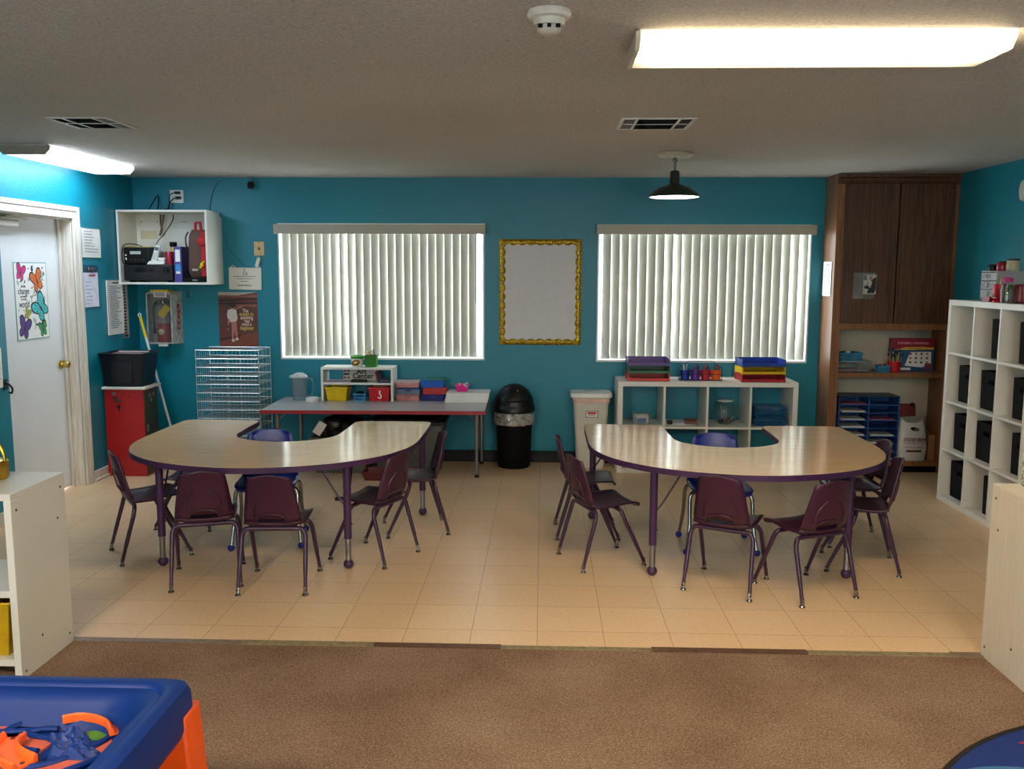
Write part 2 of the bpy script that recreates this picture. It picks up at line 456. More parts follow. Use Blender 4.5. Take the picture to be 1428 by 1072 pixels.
# windows in the back wall
def window(n, W, sliver):
    x0, x1, z0, z1 = W
    root = bpy.data.objects.new('window_%d' % n, None); C.objects.link(root); struct(root)
    ALU = pm('white_window_frame', (225, 227, 226), 0.4, var=0.03)
    mb = MB(); t = 0.012; y0, y1 = YB+0.001, YB+0.138
    mb.box(x0, x0+t, y0, y1, z0, z1).box(x1-t, x1, y0, y1, z0, z1).box(x0+t, x1-t, y0, y1, z1-t, z1)
    mb.build('window_reveal', ALU, root)
    mb = MB(); mb.box(x0+t, x1-t, YB-0.004, YB+0.138, z0, z0+0.016); mb.build('window_sill', ALU, root, bevel=0.002)
    mb = MB(); f = 0.032; a0, a1, b0, b1 = x0+t, x1-t, z0+0.016, z1-t; y0, y1 = YB+0.098, YB+0.13
    mb.box(a0, a0+f, y0, y1, b0, b1).box(a1-f, a1, y0, y1, b0, b1).box(a0+f, a1-f, y0, y1, b0, b0+f).box(a0+f, a1-f, y0, y1, b1-f, b1)
    xm = (a0+a1)/2; mb.box(xm-0.018, xm+0.018, y0, y1, b0+f, b1-f)
    mb.build('window_frame', ALU, root, bevel=0.002)
    for p, q in ((a0+f, xm-0.018), (xm+0.018, a1-f)):
        mb = MB(); mb.box(p, q, YB+0.112, YB+0.116, b0+f, b1-f); mb.build('pane', GLASSY, root)
window(1, W1, True); window(2, W2, False)

# vertical blinds
def m_slat():
    m, nt, b = newmat('blind_slat_vinyl')
    out = nt.nodes['Material Output']
    tc = node(nt, 'ShaderNodeTexCoord'); nz = node(nt, 'ShaderNodeTexNoise', Scale=8.0, Detail=3.0)
    nt.links.new(tc.outputs['Object'], nz.inputs['Vector'])
    rp = node(nt, 'ShaderNodeValToRGB'); rp.color_ramp.elements[0].color = lin((196, 194, 182)); rp.color_ramp.elements[1].color = lin((208, 206, 196))
    nt.links.new(nz.outputs['Fac'], rp.inputs['Fac']); nt.links.new(rp.outputs[0], b.inputs['Base Color'])
    b.inputs['Roughness'].default_value = 0.55
    tl = node(nt, 'ShaderNodeBsdfTranslucent', Color=lin((210, 212, 200)))
    mx = node(nt, 'ShaderNodeMixShader'); mx.inputs[0].default_value = SLAT_TRANS
    nt.links.new(b.outputs[0], mx.inputs[1]); nt.links.new(tl.outputs[0], mx.inputs[2]); nt.links.new(mx.outputs[0], out.inputs['Surface'])
    return m
SLAT_TRANS = 0.07
SLAT = m_slat()
VAL = pm('blind_valance', (178, 172, 158), 0.5, var=0.03)
def blind(W, n, xa, xb, sgn, label, wand, odd):
    x0, x1, z0, z1 = W
    root = thing('vertical_blind', label, 'window blind', (0.5*(x0+x1), YB, z0), 0, 'vertical blinds over the windows')
    cx = root.location.x
    mb = MB(); a, b = x0-cx-0.01, x1-cx+0.014
    mb.box(a, b, -0.085, -0.078, 1.978-z0, 2.058-z0); mb.box(a, a+0.006, -0.078, 0.0, 1.978-z0, 2.058-z0); mb.box(b-0.006, b, -0.078, 0.0, 1.978-z0, 2.058-z0)
    mb.build('valance', VAL, root, bevel=0.0015)
    mb = MB(); mb.box(x0-cx+0.02, x1-cx-0.02, 0.012, 0.05, z1-z0-0.06, z1-z0-0.014); mb.build('head_rail', WHITE, root)
    pitch = (xb-xa)/n
    for i in range(n):
        c = xa + (i+0.5)*pitch - cx
        th = math.radians(odd.get(i, 15)+rnd.uniform(-2.5, 2.5)) * sgn
        w = pitch*1.0
        rows = []
        for z in (0.026, 0.6, z1-z0-0.07):
            r = []
            for k in range(7):
                t = (k/6-0.5)*w; bow = 0.0055*(1-(2*k/6-1)**2)
                r.append((c + t*math.cos(th) + bow*math.sin(th), 0.04 + t*math.sin(th) - bow*math.cos(th), z))
            rows.append(r)
        mb = MB(); mb.keep = True; mb.grid(rows)
        mb.build('slat', SLAT, root, solid=0.0012)
    if wand is not None:
        mb = MB(); mb.tube([(wand-cx, -0.012, 1.98-z0), (wand-cx, -0.02, 0.5)], 0.004, 6); mb.build('tilt_wand', pm('wand_plastic', (176, 168, 160), 0.3), root)
    return root
blind(W1, 24, -2.262, -0.568, 1, 'closed off-white vertical blind on the window above the long grey art table', -0.575, {6: 30, 7: 36, 8: 34, 9: 24})
blind(W2, 23, 0.512, 2.262, -1, 'closed off-white vertical blind on the window above the low white cube shelf', None, {7: 30, 8: 36, 20: 30, 21: 36, 22: 40})

# door in the left wall
root = bpy.data.objects.new('door_1', None); C.objects.link(root); struct(root)
mb = MB(); mb.box(XL-0.14, XL-0.10, DY0+0.012, DY1-0.012, 0.008, DZ-0.012); mb.build('door_leaf', DOORW, root, bevel=0.002)
mb = MB()
mb.box(XL-0.158, XL-0.001, DY1-0.012, DY1, 0, DZ).box(XL-0.158, XL-0.001, DY0+0.012, DY1-0.012, DZ-0.012, DZ)
mb.box(XL-0.098, XL-0.075, DY1-0.034, DY1-0.012, 0, DZ-0.012)
mb.box(XL+0.0005, XL+0.016, DY1-0.004, DY1+0.088, 0.0, DZ+0.085).box(XL+0.0005, XL+0.016, DY0-0.02, DY1-0.004, DZ-0.004, DZ+0.085)
mb.box(XL+0.016, XL+0.022, DY1+0.05, DY1+0.088, 0.0, DZ+0.085).box(XL+0.016, XL+0.022, DY0-0.02, DY1+0.05, DZ+0.05, DZ+0.085)
mb.build('door_frame', WOODW, root, bevel=0.003)
mb = MB(); mb.box(XL-0.158, XL-0.001, DY0, DY0+0.012, 0, DZ); mb.build('hinge_jamb', WALL, root)
mb = MB(); mb.T = Matrix.Translation((XL-0.10, 6.575, 0.955)) @ Matrix.Rotation(PI/2, 4, 'Y')
mb.lathe([(0.032, 0), (0.032, 0.006), (0.012, 0.009), (0.011, 0.034), (0.026, 0.042), (0.029, 0.054), (0.024, 0.066), (0.0, 0.069)], 20, cap1=False)
mb.T = None; mb.box(XL-0.099, XL-0.094, 6.61, 6.646, 0.93, 0.985)
mb.build('door_knob', BRASS, root)
mb = MB()
mb.box(XL-0.10, XL-0.045, 5.80, 6.06, 1.955, 2.0); mb.box(XL-0.095, XL-0.06, 5.88, 6.0, 2.0, 2.02)
mb.build('door_closer', pm('closer_beige', (205, 200, 188), 0.4), root, bevel=0.008)
mb = MB(); mb.tube([(XL-0.075, 5.95, 2.025), (XL-0.03, 6.14, 2.012)], 0.008, 6); mb.tube([(XL-0.03, 6.14, 2.012), (XL-0.01, 5.9, 2.045)], 0.007, 6)
mb.build('closer_arm', pm('closer_beige', (205, 200, 188)), root)

# ------------------------------------------------------------------ lights
def m_lens(name, rgb, base, streak, pos, wid):
    m, nt, b = newmat(name)
    tc = node(nt, 'ShaderNodeTexCoord'); sp = node(nt, 'ShaderNodeSeparateXYZ'); nt.links.new(tc.outputs['Object'], sp.inputs[0])
    tot = None
    for p in pos:
        d = node(nt, 'ShaderNodeMath', operation='SUBTRACT'); d.inputs[1].default_value = p; nt.links.new(sp.outputs[1], d.inputs[0])
        q = node(nt, 'ShaderNodeMath', operation='DIVIDE'); q.inputs[1].default_value = wid; nt.links.new(d.outputs[0], q.inputs[0])
        s2 = node(nt, 'ShaderNodeMath', operation='MULTIPLY'); nt.links.new(q.outputs[0], s2.inputs[0]); nt.links.new(q.outputs[0], s2.inputs[1])
        e = node(nt, 'ShaderNodeMath', operation='ADD'); e.inputs[1].default_value = 1.0; nt.links.new(s2.outputs[0], e.inputs[0])
        g = node(nt, 'ShaderNodeMath', operation='DIVIDE'); g.inputs[0].default_value = streak; nt.links.new(e.outputs[0], g.inputs[1])
        if tot is None: tot = g
        else:
            t2 = node(nt, 'ShaderNodeMath', operation='ADD'); nt.links.new(tot.outputs[0], t2.inputs[0]); nt.links.new(g.outputs[0], t2.inputs[1]); tot = t2
    ad = node(nt, 'ShaderNodeMath', operation='ADD'); ad.inputs[1].default_value = base; nt.links.new(tot.outputs[0], ad.inputs[0])
    # the ends of the lens, past the tube ends, are dimmer
    ab = node(nt, 'ShaderNodeMath', operation='ABSOLUTE'); nt.links.new(sp.outputs[0], ab.inputs[0])
    mr = node(nt, 'ShaderNodeMapRange'); mr.inputs['From Min'].default_value = 0.5; mr.inputs['From Max'].default_value = 0.6; mr.inputs['To Min'].default_value = 1.0; mr.inputs['To Max'].default_value = 0.25
    nt.links.new(ab.outputs[0], mr.inputs['Value'])
    ml = node(nt, 'ShaderNodeMath', operation='MULTIPLY'); nt.links.new(ad.outputs[0], ml.inputs[0]); nt.links.new(mr.outputs[0], ml.inputs[1])
    b.inputs['Emission Color'].default_value = lin(rgb)
    nt.links.new(ml.outputs[0], b.inputs['Emission Strength'])
    b.inputs['Base Color'].default_value = lin((225, 220, 200)); b.inputs['Roughness'].default_value = 0.4
    return m
WARM, COOL = (255, 228, 184), (222, 238, 255)
LENSW = m_lens('warm_prismatic_lens', WARM, 0.2, LW, (-0.10, -0.012), 0.012)
LENS_FILL = m_lens('rear_fill_lens', (255, 238, 212), 0.5, LB, (-0.07, 0.07), 0.02)  # stronger lens for the added rear fill lights
LENSC = m_lens('cool_prismatic_lens', COOL, 2.0, LC, (-0.06, 0.06), 0.03)
def fluorescent(label, loc, rz, L, W, lens, caps):
    root = thing('fluorescent_light', label, 'ceiling light', loc, rz, 'wraparound ceiling lights')
    h = 0.062; a = W/2; b = a*0.80
    mb = MB(); mb.box(-L/2, L/2, -a*0.96, a*0.96, -0.012, -0.001); mb.build('base_pan', WHITE, root)
    mb = MB(); prof = [(-a, -0.008), (-a*0.98, -0.03), (-b-0.006, -h+0.008), (-b, -h), (b, -h), (b+0.006, -h+0.008), (a*0.98, -0.03), (a, -0.008)]
    mb.loft([[(x, y, z) for y, z in prof] for x in (-L/2+0.004, L/2-0.004)]); mb.build('lens', lens, root)
    for s, m in zip((-1, 1), caps):
        if m is None: continue
        mb = MB(); pr2 = [(y*1.02, z*1.03-(0.0 if z > -0.02 else 0.001)) for y, z in prof]
        mb.loft([[(s*(L/2-0.004), y, z) for y, z in pr2], [(s*(L/2+0.012), y, z) for y, z in pr2]]); mb.build('end_cap', m, root, bevel=0.002)
    return root
CAPG = pm('grey_end_cap', (150, 146, 132), 0.5); CAPW = pm('cream_end_cap', (200, 190, 165), 0.5)
fluorescent('long warm-lit wraparound ceiling light above the table by the wooden cabinet', (0.92, 3.20, ZC), 0, 1.22, 0.33, LENSW, (CAPW, None))
fluorescent('cool white wraparound ceiling light over the door', (-3.29, 6.26, ZC), PI/2, 1.18, 0.33, LENSC, (CAPG, None))
fluorescent('added wraparound fill light behind the camera over the carpet', (-1.7, 0.35, ZC), 0, 1.22, 0.33, LENS_FILL, (CAPW, CAPW))  # this and the next are unseen, added to supply fill light
fluorescent('added wraparound fill light behind the camera near the far carpet corner', (1.5, -0.2, ZC), 0, 1.22, 0.33, LENS_FILL, (CAPW, CAPW))

root = thing('pendant_lamp', 'dark green metal pendant lamp hanging before the right-hand window', 'pendant lamp', (0.883, 6.15, 0))
mb = MB(); mb.lathe([(0.0, ZC), (0.12, ZC-0.002), (0.122, ZC-0.012), (0.10, ZC-0.026), (0.06, ZC-0.03), (0.05, ZC-0.024), (0.03, ZC-0.026), (0.0, ZC-0.028)][::-1], 28, cap0=False, cap1=False); mb.build('canopy', pm('cream_canopy', (196, 186, 164), 0.5), root)
mb = MB(); mb.tube([(0, 0, ZC-0.028), (0, 0, 2.34)], 0.009, 8); mb.ball((0, 0, ZC-0.045), 0.016); mb.build('stem', STEEL, root)
DKG = pm('dark_green_enamel', (26, 40, 36), 0.3, var=0.1)
mb = MB(); mb.lathe([(0.0, 2.345), (0.026, 2.34), (0.03, 2.33), (0.034, 2.255), (0.05, 2.245), (0.11, 2.225), (0.165, 2.185), (0.172, 2.165), (0.168, 2.165), (0.10, 2.212), (0.04, 2.235), (0.0, 2.24)][::-1], 32, cap0=False, cap1=False); mb.build('lamp_shade', DKG, root)
mb = MB(); mb.lathe([(0.0, 2.185), (0.158, 2.176), (0.166, 2.169), (0.158, 2.166), (0.0, 2.162)][::-1], 28, cap0=False, cap1=False); mb.build('lamp_diffuser', emit('lit_diffuser', (248, 250, 255), LP), root)

def vent(label, loc, w, d):
    root = thing('ceiling_vent', label, 'ceiling vent', loc, 0, 'ceiling air vents')
    fr = pm('vent_frame', (205, 202, 194), 0.4)
    mb = MB(); t = 0.018
    mb.box(-w/2, w/2, -d/2, -d/2+t, -0.008, -0.001).box(-w/2, w/2, d/2-t, d/2, -0.008, -0.001).box(-w/2, -w/2+t, -d/2+t, d/2-t, -0.008, -0.001).box(w/2-t, w/2, -d/2+t, d/2-t, -0.008, -0.001)
    for x in (-w/2+0.085, w/2-0.085): mb.box(x-0.007, x+0.007, -d/2+t, d/2-t, -0.008, -0.002)
    mb.box(-w/2+t, w/2-t, -0.007, 0.007, -0.008, -0.002)
    mb.build('vent_frame', fr, root, bevel=0.001)
    mb = MB(); mb.box(-w/2+0.01, w/2-0.01, -d/2+0.01, d/2-0.01, -0.0025, -0.0005); mb.build('duct_backing', pm('vent_dark', (26, 22, 20), 0.9), root)
    mb = MB(); louv = pm('vent_louver', (92, 84, 76), 0.5)
    y = -d/2+t+0.008
    while y < d/2-t-0.004:
        mb.poly([(-w/2+0.092, y, -0.0075), (w/2-0.092, y, -0.0075), (w/2-0.092, y+0.008, -0.003), (-w/2+0.092, y+0.008, -0.003)]); y += 0.0135
    for s in (-1, 1):
        for k in range(5):
            x = s*(w/2-0.028-k*0.012)
            mb.poly([(x, -d/2+t, -0.0075), (x, d/2-t, -0.0075), (x+0.006*s, d/2-t, -0.003), (x+0.006*s, -d/2+t, -0.003)])
    mb.build('louvers', louv, root)
vent('white ceiling vent with dark louvers above the window with the art table', (-2.43, 4.85, ZC), 0.33, 0.36)
vent('white ceiling vent with dark louvers between the warm light and the pendant lamp', (0.595, 4.92, ZC), 0.39, 0.36)
root = thing('smoke_detector', 'round white smoke detector on the ceiling', 'smoke detector', (0.014, 2.84, ZC))
mb = MB(); mb.lathe([(0.066, -0.001), (0.068, -0.012), (0.062, -0.022), (0.05, -0.026), (0.047, -0.045), (0.0, -0.046)][::-1], 28, cap0=False); mb.build('housing', pm('detector_white', (212, 208, 198), 0.5), root)
mb = MB(); mb.lathe([(0.036, -0.044), (0.036, -0.058), (0.026, -0.066), (0.0, -0.067)][::-1], 20, cap0=False); mb.box(-0.034, -0.02, -0.04, -0.03, -0.056, -0.046, 1); mb.box(-0.006, 0.006, -0.041, -0.03, -0.056, -0.046, 1); mb.box(0.02, 0.034, -0.04, -0.03, -0.056, -0.046, 1)
mb.build('sensor_chamber', [pm('detector_white', (212, 208, 198)), BLACKM], root)
# ------------------------------------------------------------------ horseshoe tables
def horseshoe(label, loc, rz):
    root = thing('horseshoe_table', label, 'table', loc, rz, 'horseshoe activity tables')
    half = [(0.0, 0.0), (0.13, 0.008), (0.34, 0.066), (0.54, 0.172), (0.715, 0.345), (0.815, 0.545), (0.856, 0.75), (0.862, 1.0), (0.862, 1.30), (0.858, 1.42)]
    out = [tuple(p[:2]) for p in catmull([(x, y, 0) for x, y in half], 5)]
    def arc(cx, cy, r, a0, a1, n=6): return [(cx+r*math.cos(a0+(a1-a0)*i/n), cy+r*math.sin(a0+(a1-a0)*i/n)) for i in range(n+1)]
    out += arc(0.800, 1.442, 0.058, 0, PI/2)[1:]
    out += arc(0.405, 1.425, 0.075, PI/2, PI)
    inn = [(0.33, 1.20), (0.325, 1.06), (0.318, 0.965), (0.275, 0.86), (0.155, 0.765), (0.0, 0.722)]
    out += [tuple(p[:2]) for p in catmull([(x, y, 0) for x, y in inn], 5)]
    poly = out + [(-x, y) for x, y in out[::-1]][1:-1]
    mb = MB(); mb.prism(poly, 0.602, 0.634, 1, 1, 1); 
    z = 0.6352
    cx, cy = 0.0, 0.75
    inner = []
    n = len(poly)
    for i in range(n):
        p = Vector(poly[i]); d = Vector(poly[(i+1) % n]) - Vector(poly[i-1])
        nn = Vector((-d.y, d.x)).normalized(); inner.append(tuple(p + nn*0.0025))
    mb.prism(inner, 0.634, z, 0, 0, 0)
    mb.build('tabletop', [LAMIN, PURPLE], root, smooth=True, ang=30)
    for (x, y) in ((-0.53, 0.28), (0.53, 0.28), (-0.80, 1.40), (0.80, 1.40)):
        mb = MB()
        mb.tube([(x, y, 0.602), (x, y, 0.175)], 0.0215, 14)
        mb.lathe([(0.032, 0.602), (0.032, 0.596), (0.022, 0.590)][::-1], 14, (x, y, 0))
        mb.ball((x+0.022, y, 0.26), 0.006, n=8)
        leg = mb.build('leg', PURPLE, root)
        mb = MB(); mb.tube([(x, y, 0.18), (x, y, 0.045)], 0.0165, 12); mb.build('leg_insert', STEEL, leg)
        mb = MB(); mb.ball((x, y, 0.0275), 0.0285, n=14); mb.build('ball_foot', PURPLE, leg)
        sx, sy = (-1 if x > 0 else 1), (1 if y < 1 else -1)
        mb = MB()
        for dx, dy in ((sx*0.17, 0.0), (0.0, sy*0.17)):
            P = [(x, y, 0.37), (x+dx*0.18, y+dy*0.18, 0.385), (x+dx*0.9, y+dy*0.9, 0.585), (x+dx, y+dy, 0.6005)]
            mb.tube(catmull(P, 4), 0.0055, 6)
        mb.build('brace', PLUMM, root)
    return root
horseshoe('horseshoe table with light wood top and purple edge beside the red locker', (-1.612, 4.535, 0), 0.0)
horseshoe('horseshoe table with light wood top and purple edge before the low white cube shelf', (1.147, 4.493, 0), 0.0)

# ------------------------------------------------------------------ children's chairs
def chair_parts(root, shell, frame, glide, S=1.0, blue=False):
    """faces +Y; feet at z = 0"""
    if not blue:
        prof = [(0.172, 0.330, 0.140), (0.166, 0.347, 0.150), (0.145, 0.355, 0.155), (0.08, 0.354, 0.158), (0.0, 0.346, 0.158), (-0.08, 0.345, 0.155), (-0.118, 0.350, 0.152),
                (-0.140, 0.368, 0.148), (-0.151, 0.396, 0.146), (-0.160, 0.440, 0.141), (-0.171, 0.490, 0.134), (-0.184, 0.550, 0.125), (-0.196, 0.605, 0.116), (-0.202, 0.634, 0.110), (-0.203, 0.640, 0.106)]
        split, hole = 7, (7, 3, 8)
    else:
        prof = [(0.185, 0.372, 0.155), (0.178, 0.392, 0.168), (0.155, 0.400, 0.178), (0.08, 0.400, 0.182), (0.0, 0.392, 0.182), (-0.09, 0.391, 0.178), (-0.13, 0.398, 0.172),
                (-0.152, 0.420, 0.166), (-0.162, 0.452, 0.160), (-0.168, 0.500, 0.154), (-0.176, 0.560, 0.151), (-0.188, 0.620, 0.146), (-0.198, 0.675, 0.138), (-0.204, 0.704, 0.126), (-0.206, 0.712, 0.112)]
        split, hole = 7, (7, 2, 9)
    N = 11
    def row(k):
        y, z, w = prof[k]; r = []
        for i in range(N+1):
            u = 2*i/N-1
            e = max(0, abs(u)-0.75)/0.25
            if k < split: yy, zz = y, z + 0.010*u*u + 0.004*e
            else:
                f = (k-split)/(len(prof)-1-split)
                yy = y + 0.020*u*u + 0.008*e; zz = z - (0.022*abs(u)*f if not blue else 0.022*u*u*f) + 0.010*u*u*(1-f)
            r.append((u*w, yy, zz))
        return r
    rows = [row(k) for k in range(len(prof))]
    mb = MB(); mb.keep = True; mb.grid(rows[:split+1])
    seat = mb.build('seat', shell, root, solid=0.009, ang=60)
    mb = MB(); mb.keep = True
    k0, i0, i1 = 0, hole[1], hole[2]
    if blue:
        mb.grid(rows[split:], skip=lambda i, j: j in (1, 2) and 3 <= i <= 7)
    else:
        mb.grid(rows[split:], skip=lambda i, j: j == 0 and 3 <= i <= 7)
    back = mb.build('backrest', shell, root, solid=0.009, ang=60)
    if not blue:
        mb = MB()
        def on(u, k, off=-0.007):
            k = max(split, min(len(prof)-1.001, k)); a = int(k); t = k-a
            i = (u+1)/2*N; b = min(int(i), N-1); s = i-b
            q = [Vector(rows[a][b]), Vector(rows[a][b+1]), Vector(rows[a+1][b]), Vector(rows[a+1][b+1])]
            p = (q[0]*(1-s)+q[1]*s)*(1-t) + (q[2]*(1-s)+q[3]*s)*t
            return p + Vector((0, off, 0))
        for s in (-1, 1):
            mb.tube([on(s*0.62, split+1.2), on(s*0.64, split+2.2), on(s*0.58, split+3.0), on(s*0.42, split+3.5), on(s*0.28, split+3.75)], [0.004, 0.006, 0.0062, 0.005, 0.001], 6)
        mb.tube([on(-0.5, split+1.15), on(-0.3, split+1.5), on(0, split+1.62), on(0.3, split+1.5), on(0.5, split+1.15)], [0.001, 0.006, 0.0062, 0.006, 0.001], 6)
        mb.build('molded_rib', shell, back)
    zs = 0.335 if not blue else 0.382
    if not blue: X, YR, YFt, wb, r = 0.174, -0.19, 0.19, 0.132, 0.0122
    else: X, YR, YFt, wb, r = 0.205, -0.18, 0.18, 0.15, 0.0125
    zb = 0.30 if not blue else 0.35
    for y0, y1 in ((-0.105, YR), (0.045 if not blue else 0.09, YFt)):
        mb = MB(); mb.tube([(-wb, y0, zs-0.003), (wb, y0, zs-0.003)], r, 10); mb.build('cross_bar', frame, root)
        for s in (-1, 1):
            P = [(s*wb, y0, zs-0.003), (s*(wb+0.018), y0+(y1-y0)*0.03, zs-0.009), (s*(wb+0.030), y0+(y1-y0)*0.09, zs-0.032), (s*(wb+0.034), y0+(y1-y0)*0.19, zs-0.068), (s*(wb+0.037), y0+(y1-y0)*0.55, zs*0.48), (s*X, y1, 0.024)]
            mb = MB(); mb.tube(catmull(P, 4), [r]*14+[r*0.95]*4+[r*0.8]*3, 10)
            leg = mb.build('leg', frame, root)
            mb = MB()
            if blue: mb.ball((s*X, y1, 0.0215), 0.0215, n=12)
            else:
                mb.tube([(s*(X-0.003), y1*0.985, 0.045), (s*X, y1, 0.012)], 0.0102, 8)
                mb.lathe([(0.0, 0.0), (0.015, 0.0005), (0.016, 0.004), (0.012, 0.010), (0.006, 0.014)], 12, (s*X, y1, 0), cap0=False)
            mb.build('ball_foot' if blue else 'glide', glide, leg)
    if not blue:
        for s in (-1, 1):
            mb = MB(); mb.box(s*0.10-0.008, s*0.10+0.008, -0.11, 0.06, zs+0.001, zs+0.0075)
            mb.build('seat_bracket', frame, root)

def rz_of(dx, dy): return math.atan2(-dx, dy)
GC = 'plum child chairs around the horseshoe tables'
first = thing('child_chair', 'x', 'chair', (0, 0, 0), 0, GC)
chair_parts(first, PLUM, PLUMM, CHROME)
spots = [  # x, y, facing x, facing y, label
    (-2.315, 5.049, 0.317, 0.224, 'plum child chair turned sideways nearest the door, before the red locker'),
    (-2.30, 5.66, -1.0, 0.05, 'plum child chair half hidden under the table in front of the red locker'),
    (-1.81, 4.63, -0.287, 0.957, 'plum chair with its back to the carpet, nearest the door'),
    (-1.397, 4.567, -0.02, 0.37, 'plum chair with back to the carpet before the blue chair by the art table'),
    (-0.977, 5.05, -0.339, 0.155, 'plum child chair angled at the rounded table corner nearest the room middle'),
    (-0.815, 5.605, -0.97, -0.245, 'plum child chair at the table end nearest the red-edged art table'),
    (0.29, 5.58, 1.0, 0.02, 'plum child chair standing directly in front of the white trash bin'),
    (0.35, 5.03, 0.92, 0.37, 'plum child chair angled in front of the chair by the white trash bin'),
    (0.995, 4.645, 0.174, 0.347, 'plum chair with back to the carpet before the blue chair by the cube shelf'),
    (1.393, 4.571, -0.154, 0.343, 'plum chair turned slightly, back to the carpet, close to the tall cube shelf'),
    (1.83, 5.01, -0.97, 0.22, 'plum chair at the table end by the tall cube shelf, closer to the carpet'),
    (1.952, 5.50, -1.0, 0.0, 'plum child chair tucked behind another, nearest the wooden cabinet'),
]
for i, (x, y, dx, dy, lab) in enumerate(spots):
    if i == 0:
        first.location = (x, y, 0); first.rotation_euler.z = rz_of(dx, dy); first['label'] = lab
    else:
        dup(first, (x, y, 0), rz_of(dx, dy), lab, scale=(0.95, 0.95, 0.9) if i == 1 else None)
bl = thing('blue_chair', 'blue chair with chrome legs behind the table beside the wire letter rack', 'chair', (-1.68, 5.305, 0), rz_of(0.066, -0.352), 'blue chairs inside the horseshoe tables')
chair_parts(bl, BLUEP, CHROME, BLUEP, blue=True)
bl.scale = (1, 1, 0.945)
dup(bl, (1.075, 5.315, 0), rz_of(-0.02, -1.0), 'blue chair with chrome legs behind the table before the low white cube shelf')
# ------------------------------------------------------------------ left wall and the corner by the door
def sheet(name, label, cat, w, h, loc, rot, mats, marks, group=None, curl=0.0, th=0.0012):
    """a flat sheet hanging on a wall: local x across, local y up, +z towards the room; marks = (x0,x1,y0,y1,material) on its face"""
    mb = MB(); n = 6
    for k in range(2):
        pass
    front = []
    for j in range(n+1):
        y = -h/2 + h*j/n
        front.append([(-w/2 + w*i/n, y, th + curl*(1-abs(2*j/n-1))*0.2 + curl*((i/n-0.5)**2)) for i in range(n+1)])
    mb.grid(front, 0)
    mb.loft([[p for p in ([(-w/2,-h/2,0),(w/2,-h/2,0),(w/2,h/2,0),(-w/2,h/2,0)])], [front[0][0], front[0][-1], front[-1][-1], front[-1][0]]], cap1=False, m=0)
    for x0, x1, y0, y1, m in marks:
        zz = th + curl*0.45 + 0.0008
        mb.box(x0, x1, y0, y1, zz-0.0006, zz, m)
    o = mb.build(name, mats, smooth=False)
    o.location = loc; o.rotation_euler = rot
    tag(o, label, cat, group); return o
def lines(w, h, n, m, y0=None, seed=1, x0=None, frac=(0.5, 0.95), t=0.004, step=None):
    r = random.Random(seed); out = []
    top = h/2*0.78 if y0 is None else y0; step = step or (h*0.8/n)
    for i in range(n):
        y = top - i*step; a = -w/2*0.82 if x0 is None else x0; L = w*0.82*r.uniform(*frac)
        out.append((a, a+L, y-t/2, y+t/2, m))
    return out

